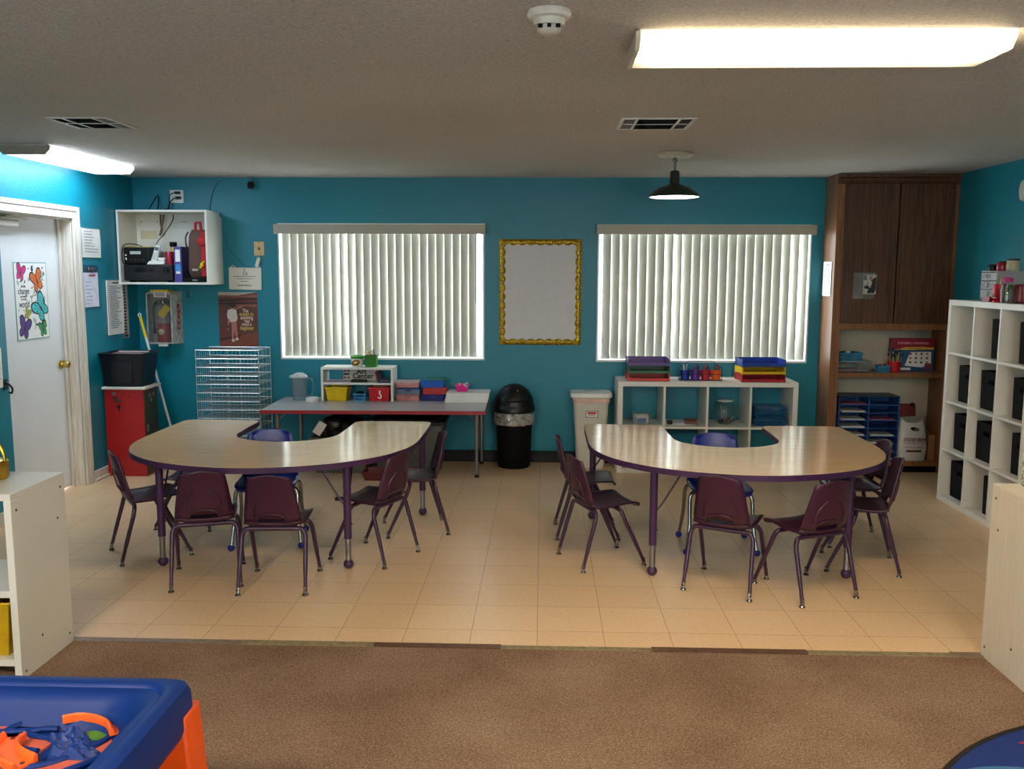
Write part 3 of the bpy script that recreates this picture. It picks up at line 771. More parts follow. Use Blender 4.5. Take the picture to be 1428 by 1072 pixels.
def butterfly_poster():
    root = thing('butterfly_poster', 'tall white door poster with colourful butterflies and change the world lettering', 'poster', (XL-0.0985, 6.245, 1.445), 0)
    w, h = 0.405, 0.545
    mb = MB()
    mb.T = Matrix.Rotation(PI/2, 4, 'Z') @ Matrix.Rotation(PI/2, 4, 'X')
    mb.box(-w/2, w/2, -h/2, h/2, 0, 0.0014, 1)
    mb.box(-w/2+0.006, w/2-0.006, -h/2+0.006, h/2-0.006, 0.0014, 0.0018, 0)
    z = 0.0019
    def wing(cx, cy, s, rot, mc, edge=2):
        for grow, m, dz in ((1.14, edge, 0.0), (0.9, mc, 0.0004)):
            for sg in (-1, 1):
                for (px, py, a, b2, tilt) in ((0.50, 0.40, 0.64, 0.42, 0.75), (0.38, -0.36, 0.44, 0.36, -0.9)):
                    P = []
                    for k in range(16):
                        t = 2*PI*k/16
                        x = a*grow*math.cos(t); y = b2*grow*math.sin(t)
                        X = px + x*math.cos(tilt) - y*math.sin(tilt); Y = py + x*math.sin(tilt) + y*math.cos(tilt)
                        X *= sg*0.8
                        P.append((cx + s*(X*math.cos(rot)-Y*math.sin(rot)), cy + s*(X*math.sin(rot)+Y*math.cos(rot)), z+dz))
                    mb.poly([p for p in P if True], m)
        for sg in (-1, 1):
            for an in (0.25, 0.6, 0.95, -0.5, -0.9):
                L2 = 0.95 if an > 0 else 0.68
                v = [(0.05*sg, 0.03), (sg*L2*math.cos(an)*0.8, L2*math.sin(an)), (sg*(L2*math.cos(an+0.05))*0.8, L2*math.sin(an+0.05))]
                mb.poly([(cx + s*(X*math.cos(rot)-Y*math.sin(rot)), cy + s*(X*math.sin(rot)+Y*math.cos(rot)), z+0.0007) for X, Y in v], 2)
        b = []
        for k in range(8):
            t = 2*PI*k/8; x = 0.07*math.cos(t); y = 0.55*math.sin(t)
            b.append((cx + s*(x*math.cos(rot)-y*math.sin(rot)), cy + s*(x*math.sin(rot)+y*math.cos(rot)), z+0.0008))
        mb.poly(b, 2)
    wing(-0.122, 0.200, 0.064, -0.3, 3); wing(0.075, 0.140, 0.086, 0.35, 4); wing(0.105, -0.055, 0.105, 0.75, 5)
    wing(-0.065, -0.088, 0.044, -0.5, 6); wing(-0.112, -0.188, 0.084, -0.35, 7); wing(0.118, -0.208, 0.060, 0.2, 8)
    r = random.Random(11)
    for k in range(110):                                # small grey leaf sprigs between the butterflies
        x, y = r.uniform(-0.17, 0.185), r.uniform(-0.25, 0.25)
        if -0.18 < x < -0.02 and -0.06 < y < 0.13: continue
        a = r.uniform(0, PI); L = r.uniform(0.012, 0.03); q = 0.42
        d = (math.cos(a)*L, math.sin(a)*L); e = (-d[1]*q, d[0]*q)
        if abs(x)+L > 0.19 or abs(y)+L > 0.262: continue
        mb.poly([(x-d[0], y-d[1], z-0.00006), (x+e[0], y+e[1], z-0.00006), (x+d[0], y+d[1], z-0.00006), (x-e[0], y-e[1], z-0.00006)], r.choice([2, 9, 9]))
    mb.keep = True
    P = lambda n, c: pm('poster_'+n, c, 0.5, var=0.15, scale=40)
    mb.build('printed_sheet', [PAPER, P('teal_edge', (96, 160, 160)), INK, P('magenta', (214, 40, 130)), P('orange', (224, 112, 40)), P('aqua', (60, 186, 190)), P('olive', (176, 178, 60)), P('violet', (84, 52, 130)), P('green', (52, 150, 80)), P('grey', (150, 152, 156))], root, smooth=False)
    for body, sz, yy, zz in (('be the', 0.026, -0.10, 0.105), ('change', 0.062, -0.10, 0.07), ('you want to', 0.02, -0.10, 0.034), ('see in the', 0.02, -0.10, 0.014), ('world', 0.066, -0.10, -0.022)):
        text(body, sz, (0.0022, yy, zz), EAST, INK, root, shear=0.15, sx=0.8, bold=0.0006)
butterfly_poster()

R_E = EAST
HAND = [PAPER, GREYINK, INK]
sheet('hanging_note', 'slightly curled handwritten white note above the clipboard beside the door', 'paper note', 0.285, 0.225, (XL+0.002, 6.925, 1.875), R_E, HAND, lines(0.285, 0.225, 8, 1, seed=4, t=0.005), curl=0.02)
sheet('hanging_notice', 'long printed notice on the teal wall under the white wall cabinet', 'paper notice', 0.265, 0.445, (XL+0.004, 7.262, 1.36), R_E, HAND, lines(0.265, 0.445, 22, 1, seed=8, t=0.006) + [(-0.05, 0.06, 0.195, 0.205, 2)], curl=0.03)
sheet('hanging_chart', 'narrow dark-edged chart strip half hidden behind the long printed notice', 'chart', 0.10, 0.47, (XL+0.001, 7.455, 1.33), R_E, [pm('chart_grey', (190, 186, 186), 0.7), pm('chart_maroon', (96, 40, 60), 0.7), INK], [(-0.045, 0.012, -0.20+k*0.026, -0.186+k*0.026, 2 if k % 3 else 1) for k in range(16)] + [(-0.045, 0.03, -0.228, -0.206, 1)])
root = thing('clipboard', 'dark framed clipboard with a printed form hanging beside the door frame', 'clipboard', (XL+0.003, 6.885, 1.54))
mb = MB(); mb.box(0, 0.006, -0.125, 0.125, -0.17, 0.165); mb.build('hanging_board', pm('clipboard_blue', (24, 74, 104), 0.3), root, bevel=0.003)
mb = MB(); mb.box(0.0062, 0.0075, -0.112, 0.11, -0.162, 0.105, 0)
for k in range(7): mb.box(0.0076, 0.0079, -0.09, -0.09+random.uniform(0.05, 0.16), 0.03-k*0.028, 0.034-k*0.028, 1)
mb.box(0.0076, 0.0079, -0.03, 0.07, 0.075, 0.088, 2); mb.build('form_sheet', [pm('lilac_paper', (214, 216, 232), 0.8), GREYINK, pm('red_print', (180, 60, 80))], root)
mb = MB(); mb.box(0.006, 0.02, -0.05, 0.05, 0.118, 0.145); mb.build('clip', CHROME, root, bevel=0.004)
mb = MB(); mb.tube(catmull([(XL+0.002, 5.70, 0.93), (XL+0.03, 5.70, 0.915), (XL+0.055, 5.69, 0.89), (XL+0.05, 5.69, 0.86), (XL+0.03, 5.69, 0.865)], 4), 0.007, 8); mb.box(XL+0.001, XL+0.008, 5.68, 5.72, 0.88, 0.95)
tag(mb.build('coat_hook', BLACK), 'black coat hook on the teal wall just before the door', 'hook')
sheet('hanging_sheet', 'white sheet taped to the teal wall above the black coat hook', 'paper', 0.12, 0.26, (XL+0.002, 5.62, 1.03), R_E, HAND, lines(0.12, 0.26, 6, 1, seed=5))

# red locker with board, crate and brooms
LOCK = pm('red_locker_paint', (164, 16, 24), 0.4, var=0.1, scale=7)
def m_chipped():
    m, nt, b = newmat('chipped_locker_side')
    tc = node(nt, 'ShaderNodeTexCoord'); nz = node(nt, 'ShaderNodeTexNoise', Scale=11.0, Detail=5.0, Roughness=0.7); nt.links.new(tc.outputs['Object'], nz.inputs['Vector'])
    rp = node(nt, 'ShaderNodeValToRGB'); rp.color_ramp.interpolation = 'EASE'; e = rp.color_ramp.elements
    e[0].position = 0.44; e[0].color = lin((58, 52, 44)); e[1].position = 0.66; e[1].color = lin((120, 22, 26)); x = e.new(0.53); x.color = lin((34, 66, 44))
    nt.links.new(nz.outputs['Fac'], rp.inputs['Fac']); nt.links.new(rp.outputs[0], b.inputs['Base Color']); b.inputs['Roughness'].default_value = 0.5
    return m
root = thing('metal_locker', 'scratched red metal locker standing in the corner under a black crate', 'locker', (-3.36, 7.11, 0), 0)
mb = MB(); x0, x1, y0, y1 = -0.165, 0.155, -0.125, 0.135
mb.box(x0, x1, y0, y1, 0, 0.712, 0)
mb.box(x1, x1+0.003, y0+0.006, y1-0.006, 0.01, 0.70, 1)
o = mb.build('body', [LOCK, m_chipped()], root, bevel=0.004)
mb = MB()
for (a, b, c, d) in ((-0.10, -0.05, 0.62, 0.655), (-0.09, -0.02, 0.60, 0.63), (-0.06, -0.035, 0.52, 0.59), (-0.075, -0.04, 0.555, 0.585), (0.02, 0.045, 0.645, 0.66)):
    P = [(a+(b-a)*(0.5+0.5*math.cos(t)*(0.8+0.3*math.sin(3*t))), y0-0.0008, c+(d-c)*(0.5+0.5*math.sin(t))) for t in [2*PI*k/14 for k in range(14)]]
    mb = MB(); mb.poly(P); mb.build('paint_chip', pm('chip_brown', (74, 34, 26), 0.6), root)
mb = MB(); mb.box(-0.10, -0.07, y0-0.012, y0, 0.665, 0.69); mb.box(x1, x1+0.014, -0.04, -0.02, 0.64, 0.67); mb.box(x1, x1+0.014, 0.03, 0.05, 0.64, 0.67); mb.box(x1, x1+0.012, -0.005, 0.01, 0.60, 0.63); mb.box(x1, x1+0.012, -0.095, -0.07, 0.36, 0.42)
mb.build('hinge', STEEL, root, bevel=0.003)
mb = MB(); mb.box(-0.175, 0.18, -0.15, 0.16, 0, 0.022); o = mb.build('white_board', pm('board_white', (214, 210, 204), 0.5), bevel=0.005); o.location = (-3.36, 7.11, 0.7125)
tag(o, 'white board lid lying between the red locker and the black crate', 'board')
root = thing('storage_crate', 'black plastic storage crate of papers on the red locker', 'crate', (-3.365, 7.105, 0.735))
mb = MB(); mb.tub((-0.145, 0.15, -0.125, 0.12), 0, (-0.165, 0.18, -0.15, 0.145), 0.272, 0.006, lip=0.012); 
mb.box(-0.09, 0.085, -0.148, -0.135, 0.03, 0.20)
mb.build('tub', pm('crate_black', (10, 12, 24), 0.35, var=0.15), root, bevel=0.003)
for k in range(7):
    mb = MB(); y = -0.10+k*0.03
    mb.T = Matrix.Translation((0.005, y, 0.008)) @ Matrix.Rotation(math.radians(random.uniform(-3, 3)), 4, 'X')
    mb.box(-0.125, 0.125, 0, 0.004, 0, 0.25+random.uniform(0, 0.014))
    o = mb.build('hanging_folder', pm('folder_%d' % (k % 3), [(200, 190, 190), (120, 90, 110), (210, 205, 200)][k % 3], 0.8)); o.location = root.location
    tag(o, 'paper folder standing in the black crate on the red locker', 'folder', 'folders in the black crate')
root = thing('broom', 'mop handle with yellow grip leaning in the corner behind the black crate', 'broom', (0, 0, 0))
A, Bq = Vector((-3.425, 7.475, 1.275)), Vector((-3.10, 7.40, 0.03))
t = lambda s: A.lerp(Bq, s)
mb = MB(); mb.tube([t(0.14), t(0.97)], 0.0105, 10); mb.build('pole', pm('white_pole', (222, 226, 228), 0.35), root)
mb = MB(); mb.tube([t(0.0), t(0.145)], [0.0125, 0.0125], 10); mb.build('grip', YELLOW, root)
mb = MB(); cc = t(0.0)+Vector((-0.004, 0, 0.012)); mb.tube([cc+Vector((0.012*math.cos(a), 0, 0.014*math.sin(a))) for a in [2*PI*k/12 for k in range(12)]], 0.004, 6, closed=True); mb.build('hang_loop', pm('white_pole', (222, 226, 228)), root)
mb = MB(); mb.box(-3.2, -2.98, 7.36, 7.44, 0.0, 0.035); mb.build('broom_head', pm('broom_grey', (120, 120, 124), 0.7), root, bevel=0.006)

# fire extinguisher in its wall box
FROST = clear('frosted_plastic', (225, 228, 224), 0.1, 0.3, milky=0.42)
SMOKE = clear('scuffed_clear_front', (214, 212, 206), 0.05, 0.15, milky=0.05)
root = thing('extinguisher_box', 'wall box with clear front holding the fire extinguisher under the wall cabinet', 'extinguisher box', (-3.285, YB, 1.03))
mb = MB(); mb.box(-0.14, 0.14, -0.006, -0.001, 0.0, 0.455); mb.build('back_plate', pm('box_grey', (150, 148, 142), 0.6), root)
mb = MB(); d = -0.15
a = [(-0.14, -0.006, 0.0), (0.14, -0.006, 0.0), (0.14, -0.006, 0.43), (0.11, -0.006, 0.455), (-0.12, -0.006, 0.455), (-0.14, -0.006, 0.44)]
b = [(-0.118, d, 0.005), (0.105, d, 0.005), (0.105, d, 0.43), (0.085, d, 0.448), (-0.10, d, 0.448), (-0.118, d, 0.435)]
mb.loft([a, b], cap0=False, cap1=False); 
b2 = [(x*0.90, d-0.001, 0.226+(z-0.226)*0.94) for x, y, z in b]; mb.loft([b, b2], cap0=False, cap1=False)
mb.build('side_shell', FROST, root, smooth=False)
mb = MB(); mb.poly([(x, d-0.0005, z) for x, y, z in b2]); mb.build('clear_front', SMOKE, root)
mb = MB(); mb.box(-0.075, 0.075, d-0.004, -0.04, 0.450, 0.468, 0); mb.box(-0.045, 0.065, d-0.006, d-0.003, 0.405, 0.452, 1)
for k in range(3): mb.box(-0.035, 0.055, d-0.0064, d-0.006, 0.44-k*0.013, 0.446-k*0.013, 2)
mb.build('pull_tag', [YELLOW, PAPER, INK], root)
mb = MB(); mb.box(-0.03, 0.05, d+0.01, d+0.04, -0.018, 0.004); mb.build('latch', WHITE, root, bevel=0.003)
mb = MB(); mb.poly([(0.1268, d+0.062, 0.125), (0.1305, d+0.105, 0.125), (0.1305, d+0.105, 0.345), (0.1268, d+0.062, 0.345)]); mb.build('side_sign', pm('fire_sign_red', (150, 20, 24), 0.5), root, solid=0.002)
for k, ch in enumerate('FIRE'): text(ch, 0.045, (0.1302, d+0.083, 0.30-k*0.048), EAST, PAPER, root, bold=0.001)
root = thing('fire_extinguisher', 'red and grey fire extinguisher inside the clear wall box', 'fire extinguisher', (-3.285, YB-0.08, 1.045))
mb = MB(); mb.lathe([(0.0, 0.0), (0.052, 0.0), (0.056, 0.008), (0.056, 0.165), (0.0555, 0.166), (0.0555, 0.255), (0.05, 0.29), (0.03, 0.315), (0.018, 0.322), (0.018, 0.335), (0, 0.336)], 24)
o = mb.build('cylinder', [pm('extinguisher_red', (150, 14, 30), 0.35), pm('extinguisher_label', (132, 130, 128), 0.4)], root)
for p in o.data.polygons:
    if p.center.z > 0.1655: p.material_index = 1
mb = MB(); mb.lathe([(0.0, 0.335), (0.02, 0.335), (0.02, 0.36), (0, 0.362)], 12); mb.tube([(0, -0.01, 0.355), (0.045, -0.03, 0.372), (0.075, -0.04, 0.352)], 0.006, 6); mb.tube([(0, 0, 0.345), (0.07, -0.03, 0.335)], 0.005, 6); mb.lathe([(0, 0), (0.016, 0), (0.016, 0.008), (0, 0.008)], 12, (-0.02, -0.03, 0.345)); mb.build('valve_handle', CHROME, root)
mb = MB(); mb.tube(catmull([(-0.01, 0, 0.352), (-0.05, -0.01, 0.345), (-0.078, -0.015, 0.30), (-0.08, -0.015, 0.22), (-0.074, -0.02, 0.12)], 5), 0.009, 8); mb.tube([(-0.074, -0.02, 0.125), (-0.072, -0.02, 0.075)], 0.014, 8); mb.build('hose', BLACKM, root)
mb = MB(); mb.T = Matrix.Translation((0.035, -0.062, 0.27)) @ Matrix.Rotation(math.radians(38), 4, 'Y'); mb.box(-0.032, 0.032, -0.001, 0.001, -0.055, 0.055); mb.build('inspection_tag', YELLOW, root)
mb = MB(); mb.poly([(0.026*math.cos(t), -0.0575-0.0002, 0.092+0.026*math.sin(t)) for t in [2*PI*k/12 for k in range(12)]]); mb.build('round_sticker', pm('cream_sticker', (226, 214, 176), 0.5), root, solid=0.001)

# white wall cabinet with the stereo
X0, X1, Y0, Z0, Z1 = -3.532, -2.772, 7.352, 1.547, 2.16
root = thing('hanging_cabinet', 'open white wall cabinet in the corner holding the stereo and a bag', 'wall cabinet', (X0, YB, Z0))
root_w = root
mb = MB(); t = 0.018; W, H, Dp = X1-X0, Z1-Z0, Y0-YB
mb.box(0, t, Dp, -0.001, 0, H).box(t, W-t, Dp, -0.001, 0, t).box(t, W-t, Dp, -0.001, H-t, H)
mb.build('carcass', MELW, root, bevel=0.0015)
mb = MB(); mb.loft([[(x, Dp, 0), (x, -0.001, 0), (x, -0.001, H-0.045), (x, -0.10, H-0.02), (x, Dp+0.12, H), (x, Dp, H)] for x in (W-t, W)]); mb.build('side_panel', MELW, root)
mb = MB(); mb.box(t, W-t, -0.012, -0.001, t, H-t, 0); mb.box(t, W-t, -0.02, -0.012, H-0.13, H-t, 0); mb.box(0.05, 0.20, -0.0135, -0.012, 0.385, 0.46, 1)
for x in (0.06, 0.2, 0.42, 0.44, 0.46): mb.box(x, x+0.008, -0.021, -0.02, H-0.085, H-0.077, 2)
mb.build('back_panel', [MELW, pm('yellowed_patch', (206, 196, 160), 0.6), BLACK], root)
zf = Z0+t+0.0008
root = thing('stereo_receiver', 'black stereo receiver on the floor of the white wall cabinet', 'stereo receiver', (-3.29, 7.38, zf))
mb = MB(); mb.box(-0.205, 0.205, 0.0, 0.29, 0.012, 0.145); mb.box(-0.18, -0.14, 0.03, 0.07, 0, 0.012); mb.box(0.14, 0.18, 0.03, 0.07, 0, 0.012); mb.box(-0.18, -0.14, 0.2, 0.24, 0, 0.012); mb.box(0.14, 0.18, 0.2, 0.24, 0, 0.012); mb.build('case', BLACK, root, bevel=0.003)
mb = MB(); mb.box(-0.205, 0.205, -0.008, -0.0003, 0.016, 0.142); mb.build('face_plate', pm('receiver_face', (20, 21, 26), 0.3), root, bevel=0.003)
mb = MB(); mb.T = Matrix.Translation((0.15, -0.008, 0.10)) @ Matrix.Rotation(PI/2, 4, 'X'); mb.lathe([(0.024, 0), (0.024, 0.014), (0.02, 0.018), (0, 0.018)], 20, cap0=False); mb.build('volume_knob', BLACK, root)
mb = MB(); mb.box(-0.11, 0.10, -0.0095, -0.0081, 0.085, 0.118, 0); mb.box(-0.12, 0.09, -0.0105, -0.0081, 0.063, 0.069, 1)
for k in range(9): mb.box(-0.10+k*0.022, -0.086+k*0.022, -0.011, -0.0081, 0.042, 0.05, 1)
mb.build('display', [pm('receiver_window', (10, 12, 18), 0.12), pm('receiver_keys', (52, 52, 58), 0.4)], root)
zr = zf+0.1465
root = thing('small_radio', 'small black radio with a pale display on the stereo receiver', 'radio', (-3.403, 7.41, zr))
mb = MB(); mb.box(-0.105, 0.115, 0, 0.15, 0.002, 0.142); mb.build('case', BLACK, root, bevel=0.008)
mb = MB(); mb.box(-0.05, 0.04, -0.003, 0.0, 0.085, 0.11, 0)
for k in range(5): mb.box(-0.085+k*0.034, -0.068+k*0.034, -0.003, 0.0, 0.03, 0.044, 1)
for k in range(2): mb.box(-0.092, -0.08, -0.004, 0, 0.06+k*0.03-0.02, 0.075+k*0.03-0.02, 2)
mb.build('display', [pm('lcd_grey', (186, 190, 186), 0.3), pm('radio_keys', (44, 44, 48), 0.4), WHITE], root)
mb = MB(); mb.box(-0.10, 0.13, 0.0, 0.2, 0, 0.003); o = mb.build('yellow_folder', YELLOW); o.location = (-3.408, 7.42, zr+0.1432); tag(o, 'yellow folder lying on top of the small black radio', 'folder')
root = thing('cordless_phone', 'white cordless phone in its charging cradle on the stereo receiver', 'telephone', (-3.228, 7.37, zr))
mb = MB(); mb.taper((-0.075, 0.075, 0.0, 0.09), 0.0, (-0.06, 0.07, 0.02, 0.08), 0.03); mb.box(0.01, 0.068, 0.03, 0.08, 0.03, 0.058); mb.build('cradle', pm('phone_white', (222, 222, 214), 0.4), root, bevel=0.006)
mb = MB(); mb.T = Matrix.Translation((-0.03, 0.045, 0.012)) @ Matrix.Rotation(math.radians(12), 4, 'Y') @ Matrix.Rotation(math.radians(-12), 4, 'X')
mb.taper((-0.026, 0.026, -0.014, 0.014), 0.0, (-0.022, 0.022, -0.012, 0.012), 0.155); hs = mb.build('handset', pm('phone_white', (222, 222, 214)), root, bevel=0.008)
mb = MB(); mb.T = Matrix.Translation((-0.03, 0.045, 0.012)) @ Matrix.Rotation(math.radians(12), 4, 'Y') @ Matrix.Rotation(math.radians(-12), 4, 'X')
mb.box(-0.015, 0.015, -0.0155, -0.0125, 0.105, 0.135, 0)
for r in range(4):
    for c in range(3): mb.box(-0.016+c*0.012, -0.008+c*0.012, -0.0165, -0.013, 0.03+r*0.016, 0.04+r*0.016, 1)
mb.build('keypad', [pm('phone_screen', (60, 90, 100), 0.2), pm('phone_key', (170, 174, 176), 0.4)], hs)
mb = MB(); mb.lathe([(0, 0), (0.034, 0), (0.036, 0.01), (0.036, 0.095), (0.03, 0.108), (0.0, 0.11)], 20); o = mb.build('red_tin', pm('maroon_tin', (150, 20, 44), 0.3)); o.location = (-3.145, 7.47, zr); tag(o, 'dark red tin beside the cordless phone in the wall cabinet', 'tin')
root = thing('flashlight', 'yellow flashlight with black head standing behind the dark red tin', 'flashlight', (-3.14, 7.545, zr))
mb = MB(); mb.lathe([(0, 0), (0.022, 0), (0.022, 0.15), (0, 0.15)], 16); mb.build('barrel', YELLOW, root)
mb = MB(); mb.lathe([(0, 0.15), (0.024, 0.15), (0.03, 0.16), (0.03, 0.19), (0, 0.192)], 16); mb.build('head', BLACK, root)
root = thing('ring_binder', 'purple ring binder standing between stereo receiver and bag', 'binder', (-3.045, 7.40, zf))
mb = MB(); mb.box(-0.036, 0.030, 0.0, 0.28, 0.001, 0.295); mb.build('cover', pm('binder_purple', (72, 66, 140), 0.45), root, bevel=0.003)
mb = MB(); mb.box(-0.022, 0.018, -0.0015, -0.0002, 0.17, 0.27, 0); mb.box(-0.022, 0.018, -0.0018, -0.0002, 0.09, 0.15, 1); mb.box(-0.02, 0.016, -0.0018, -0.0002, 0.07, 0.09, 0); mb.build('spine_label', [PAPER, pm('label_blue', (50, 140, 210), 0.5)], root)
root = thing('dark_case', 'flat black case under the brown bag in the wall cabinet', 'case', (-2.90, 7.38, zf))
mb = MB(); mb.box(-0.10, 0.105, 0.0, 0.26, 0.0, 0.036); mb.build('lid', BLACKM, root, bevel=0.006)
mb = MB(); mb.box(-0.02, 0.02, -0.004, 0.0, 0.012, 0.024); mb.build('latch', STEEL, root)
root = thing('travel_bag', 'brown zip bag with red trim and handle standing in the wall cabinet', 'bag', (-2.895, 7.40, zf+0.037))
BRN = pm('brown_nylon', (92, 66, 58), 0.8, var=0.12, scale=60)
mb = MB(); rings = []
for k in range(9):
    z = 0.40*k/8; e = 1-0.5*abs(2*k/8-1)**6; w = 0.075*(1-0.06*k/8)*(0.82 if k in (0, 8) else 1); d = 0.09*e
    rings.append([(w*(1 if abs(math.cos(a)) ** 0.5 * (1 if math.cos(a) > 0 else -1) > 2 else (abs(math.cos(a)) ** 0.45)*(1 if math.cos(a) >= 0 else -1))-0.006+0.012*k/8, 0.095+d*(abs(math.sin(a)) ** 0.45)*(1 if math.sin(a) >= 0 else -1), z) for a in [2*PI*i/20 for i in range(20)]])
mb.loft(rings); mb.build('body', BRN, root)
mb = MB(); mb.loft([[(0.045, 0.0, z), (0.082, 0.01, z), (0.086, 0.17, z), (0.05, 0.185, z)] for z in (0.01, 0.2, 0.34, 0.385)]); mb.ball((0.055, 0.0, 0.30), 0.042, sy=0.35, n=12); mb.build('red_trim', pm('red_nylon', (178, 22, 34), 0.7, var=0.1), root, bevel=0.004)
mb = MB(); mb.tube([(-0.012, 0.05, 0.39), (-0.01, 0.05, 0.455), (0.03, 0.05, 0.46), (0.038, 0.05, 0.385)], 0.013, 8); mb.build('carry_handle', pm('red_nylon', (178, 22, 34)), root)
mb = MB(); mb.tube(catmull([(-0.07, 0.04, 0.38), (-0.088, 0.03, 0.34), (-0.086, 0.02, 0.29), (-0.078, 0.02, 0.25)], 4), 0.007, 6); mb.build('side_strap', BLACK, root)
text('FDO', 0.024, (-0.01, 0.004, 0.065), FRONT, pm('logo_white', (220, 214, 206)), root, bold=0.0008)
mb = MB(); mb.ball((0.055, -0.012, 0.11), 0.017, sz=1.3, n=8); mb.ball((0.07, -0.014, 0.13), 0.012, n=8); mb.ball((0.042, -0.012, 0.088), 0.012, n=8); mb.build('yellow_tag', YELLOW, root)

root = thing('wall_outlet', 'white wall outlet with two black plugs above the wall cabinet', 'outlet', (-3.152, YB, 2.295))
mb = MB(); mb.box(-0.06, 0.06, -0.007, -0.001, -0.055, 0.055); mb.build('cover_plate', WHITE, root, bevel=0.002)
for dx, dz in ((0.012, 0.03), (0.018, -0.012)):
    mb = MB(); mb.box(dx-0.022, dx+0.022, -0.035, -0.0072, dz-0.011, dz+0.011); mb.build('plug', BLACK, root, bevel=0.004)
def cord(label, pts, r, mat, name='power_cord', grp='cords around the wall cabinet'):
    mb = MB(); mb.tube(catmull(pts, 6), r, 6); tag(mb.build(name, mat), label, 'cord', grp)
CB = pm('black_cord', (16, 16, 18), 0.5)
cord('black cord from the upper outlet plug down behind the wall cabinet top', [(-3.158, 7.664, 2.325), (-3.20, 7.66, 2.30), (-3.21, 7.66, 2.20), (-3.22, 7.65, 2.168), (-3.26, 7.62, 2.166)], 0.004, CB)
cord('black cord from the lower outlet plug onto the wall cabinet top', [(-3.156, 7.664, 2.283), (-3.19, 7.655, 2.25), (-3.215, 7.64, 2.19), (-3.25, 7.60, 2.166), (-3.31, 7.58, 2.166)], 0.005, CB)
cord('bundle of tan and black wires hanging inside the wall cabinet', [(-3.29, 7.665, 2.138), (-3.285, 7.65, 2.06), (-3.27, 7.64, 2.0), (-3.29, 7.63, 1.96), (-3.27, 7.63, 2.03), (-3.255, 7.65, 2.138)], 0.007, pm('tan_wire', (120, 96, 76), 0.6))
cord('thin black cord hanging inside the wall cabinet to the phone', [(-3.175, 7.66, 2.138), (-3.18, 7.64, 2.08), (-3.24, 7.60, 1.97), (-3.29, 7.55, 1.88), (-3.30, 7.52, zr+0.006)], 0.004, CB)
cord('black cable looped on top of the wall cabinet', [(-3.36, 7.5, 2.166), (-3.33, 7.52, 2.168), (-3.31, 7.62, 2.27), (-3.30, 7.66, 2.30), (-3.285, 7.62, 2.22), (-3.27, 7.56, 2.168), (-3.24, 7.52, 2.166)], 0.005, CB)
cord('black cord looped beside the small radio', [(-3.37, 7.46, zr+0.15), (-3.43, 7.42, zr+0.17), (-3.50, 7.395, zr+0.155), (-3.508, 7.375, zr+0.05), (-3.505, 7.40, zr+0.005)], 0.004, CB)
cord('thin teal-painted wire running from the wall cabinet to the accessibility sign', [(-2.765, 7.697, 2.0), (-2.72, 7.697, 1.86), (-2.66, 7.697, 1.78), (-2.58, 7.697, 1.705), (-2.52, 7.697, 1.695)], 0.003, pm('painted_wire', (4, 92, 116), 0.5), 'wall_wire')
cord('thin teal-painted wire running up the wall above the wall cabinet', [(-2.87, 7.697, 2.165), (-2.86, 7.697, 2.25), (-2.83, 7.697, 2.35), (-2.78, 7.697, 2.42), (-2.73, 7.697, 2.43)], 0.003, pm('painted_wire', (4, 92, 116), 0.5), 'wall_wire')
root = thing('security_camera', 'small black camera hanging from the ceiling corner over the wall', 'camera', (-2.49, YB-0.05, 2.40))
mb = MB(); mb.tube([(0, 0, 0.053), (0, 0, 0.015)], 0.005, 6); mb.box(-0.02, 0.02, -0.02, 0.02, 0.049, 0.0545); mb.build('bracket', STEEL, root)
mb = MB(); mb.T = Matrix.Rotation(math.radians(25), 4, 'X'); mb.box(-0.022, 0.022, -0.04, 0.02, -0.035, 0.015); mb.build('housing', BLACK, root, bevel=0.006)
mb = MB(); mb.tube([(0, -0.036, -0.024), (0, -0.046, -0.029)], 0.009, 10); mb.build('lens_barrel', BLACK, root)
root = thing('phone_jack', 'beige phone jack plate beside the window with the art table', 'wall plate', (-2.452, YB, 1.853))
mb = MB(); mb.box(-0.044, 0.044, -0.006, -0.001, -0.06, 0.06); mb.build('cover_plate', pm('almond_plate', (206, 178, 130), 0.4), root, bevel=0.002)
mb = MB(); mb.box(-0.01, 0.01, -0.009, -0.0062, -0.012, 0.012); mb.box(-0.004, 0.004, -0.008, -0.006, 0.045, 0.053); mb.build('socket', pm('jack_brown', (120, 80, 50)), root)
mb = MB(); mb.tube([(-2.452, YB-0.012, 1.84), (-2.448, YB-0.014, 1.795), (-2.455, YB-0.014, 1.775)], 0.0025, 6); mb.T = Matrix.Translation((-2.463, YB-0.014, 1.735)) @ Matrix.Rotation(math.radians(18), 4, 'Y'); mb.box(-0.015, 0.015, -0.01, 0.01, -0.042, 0.042)
tag(mb.build('line_filter', pm('ivory_filter', (212, 206, 190), 0.4), bevel=0.002), 'small ivory phone line filter dangling under the beige jack', 'phone filter')
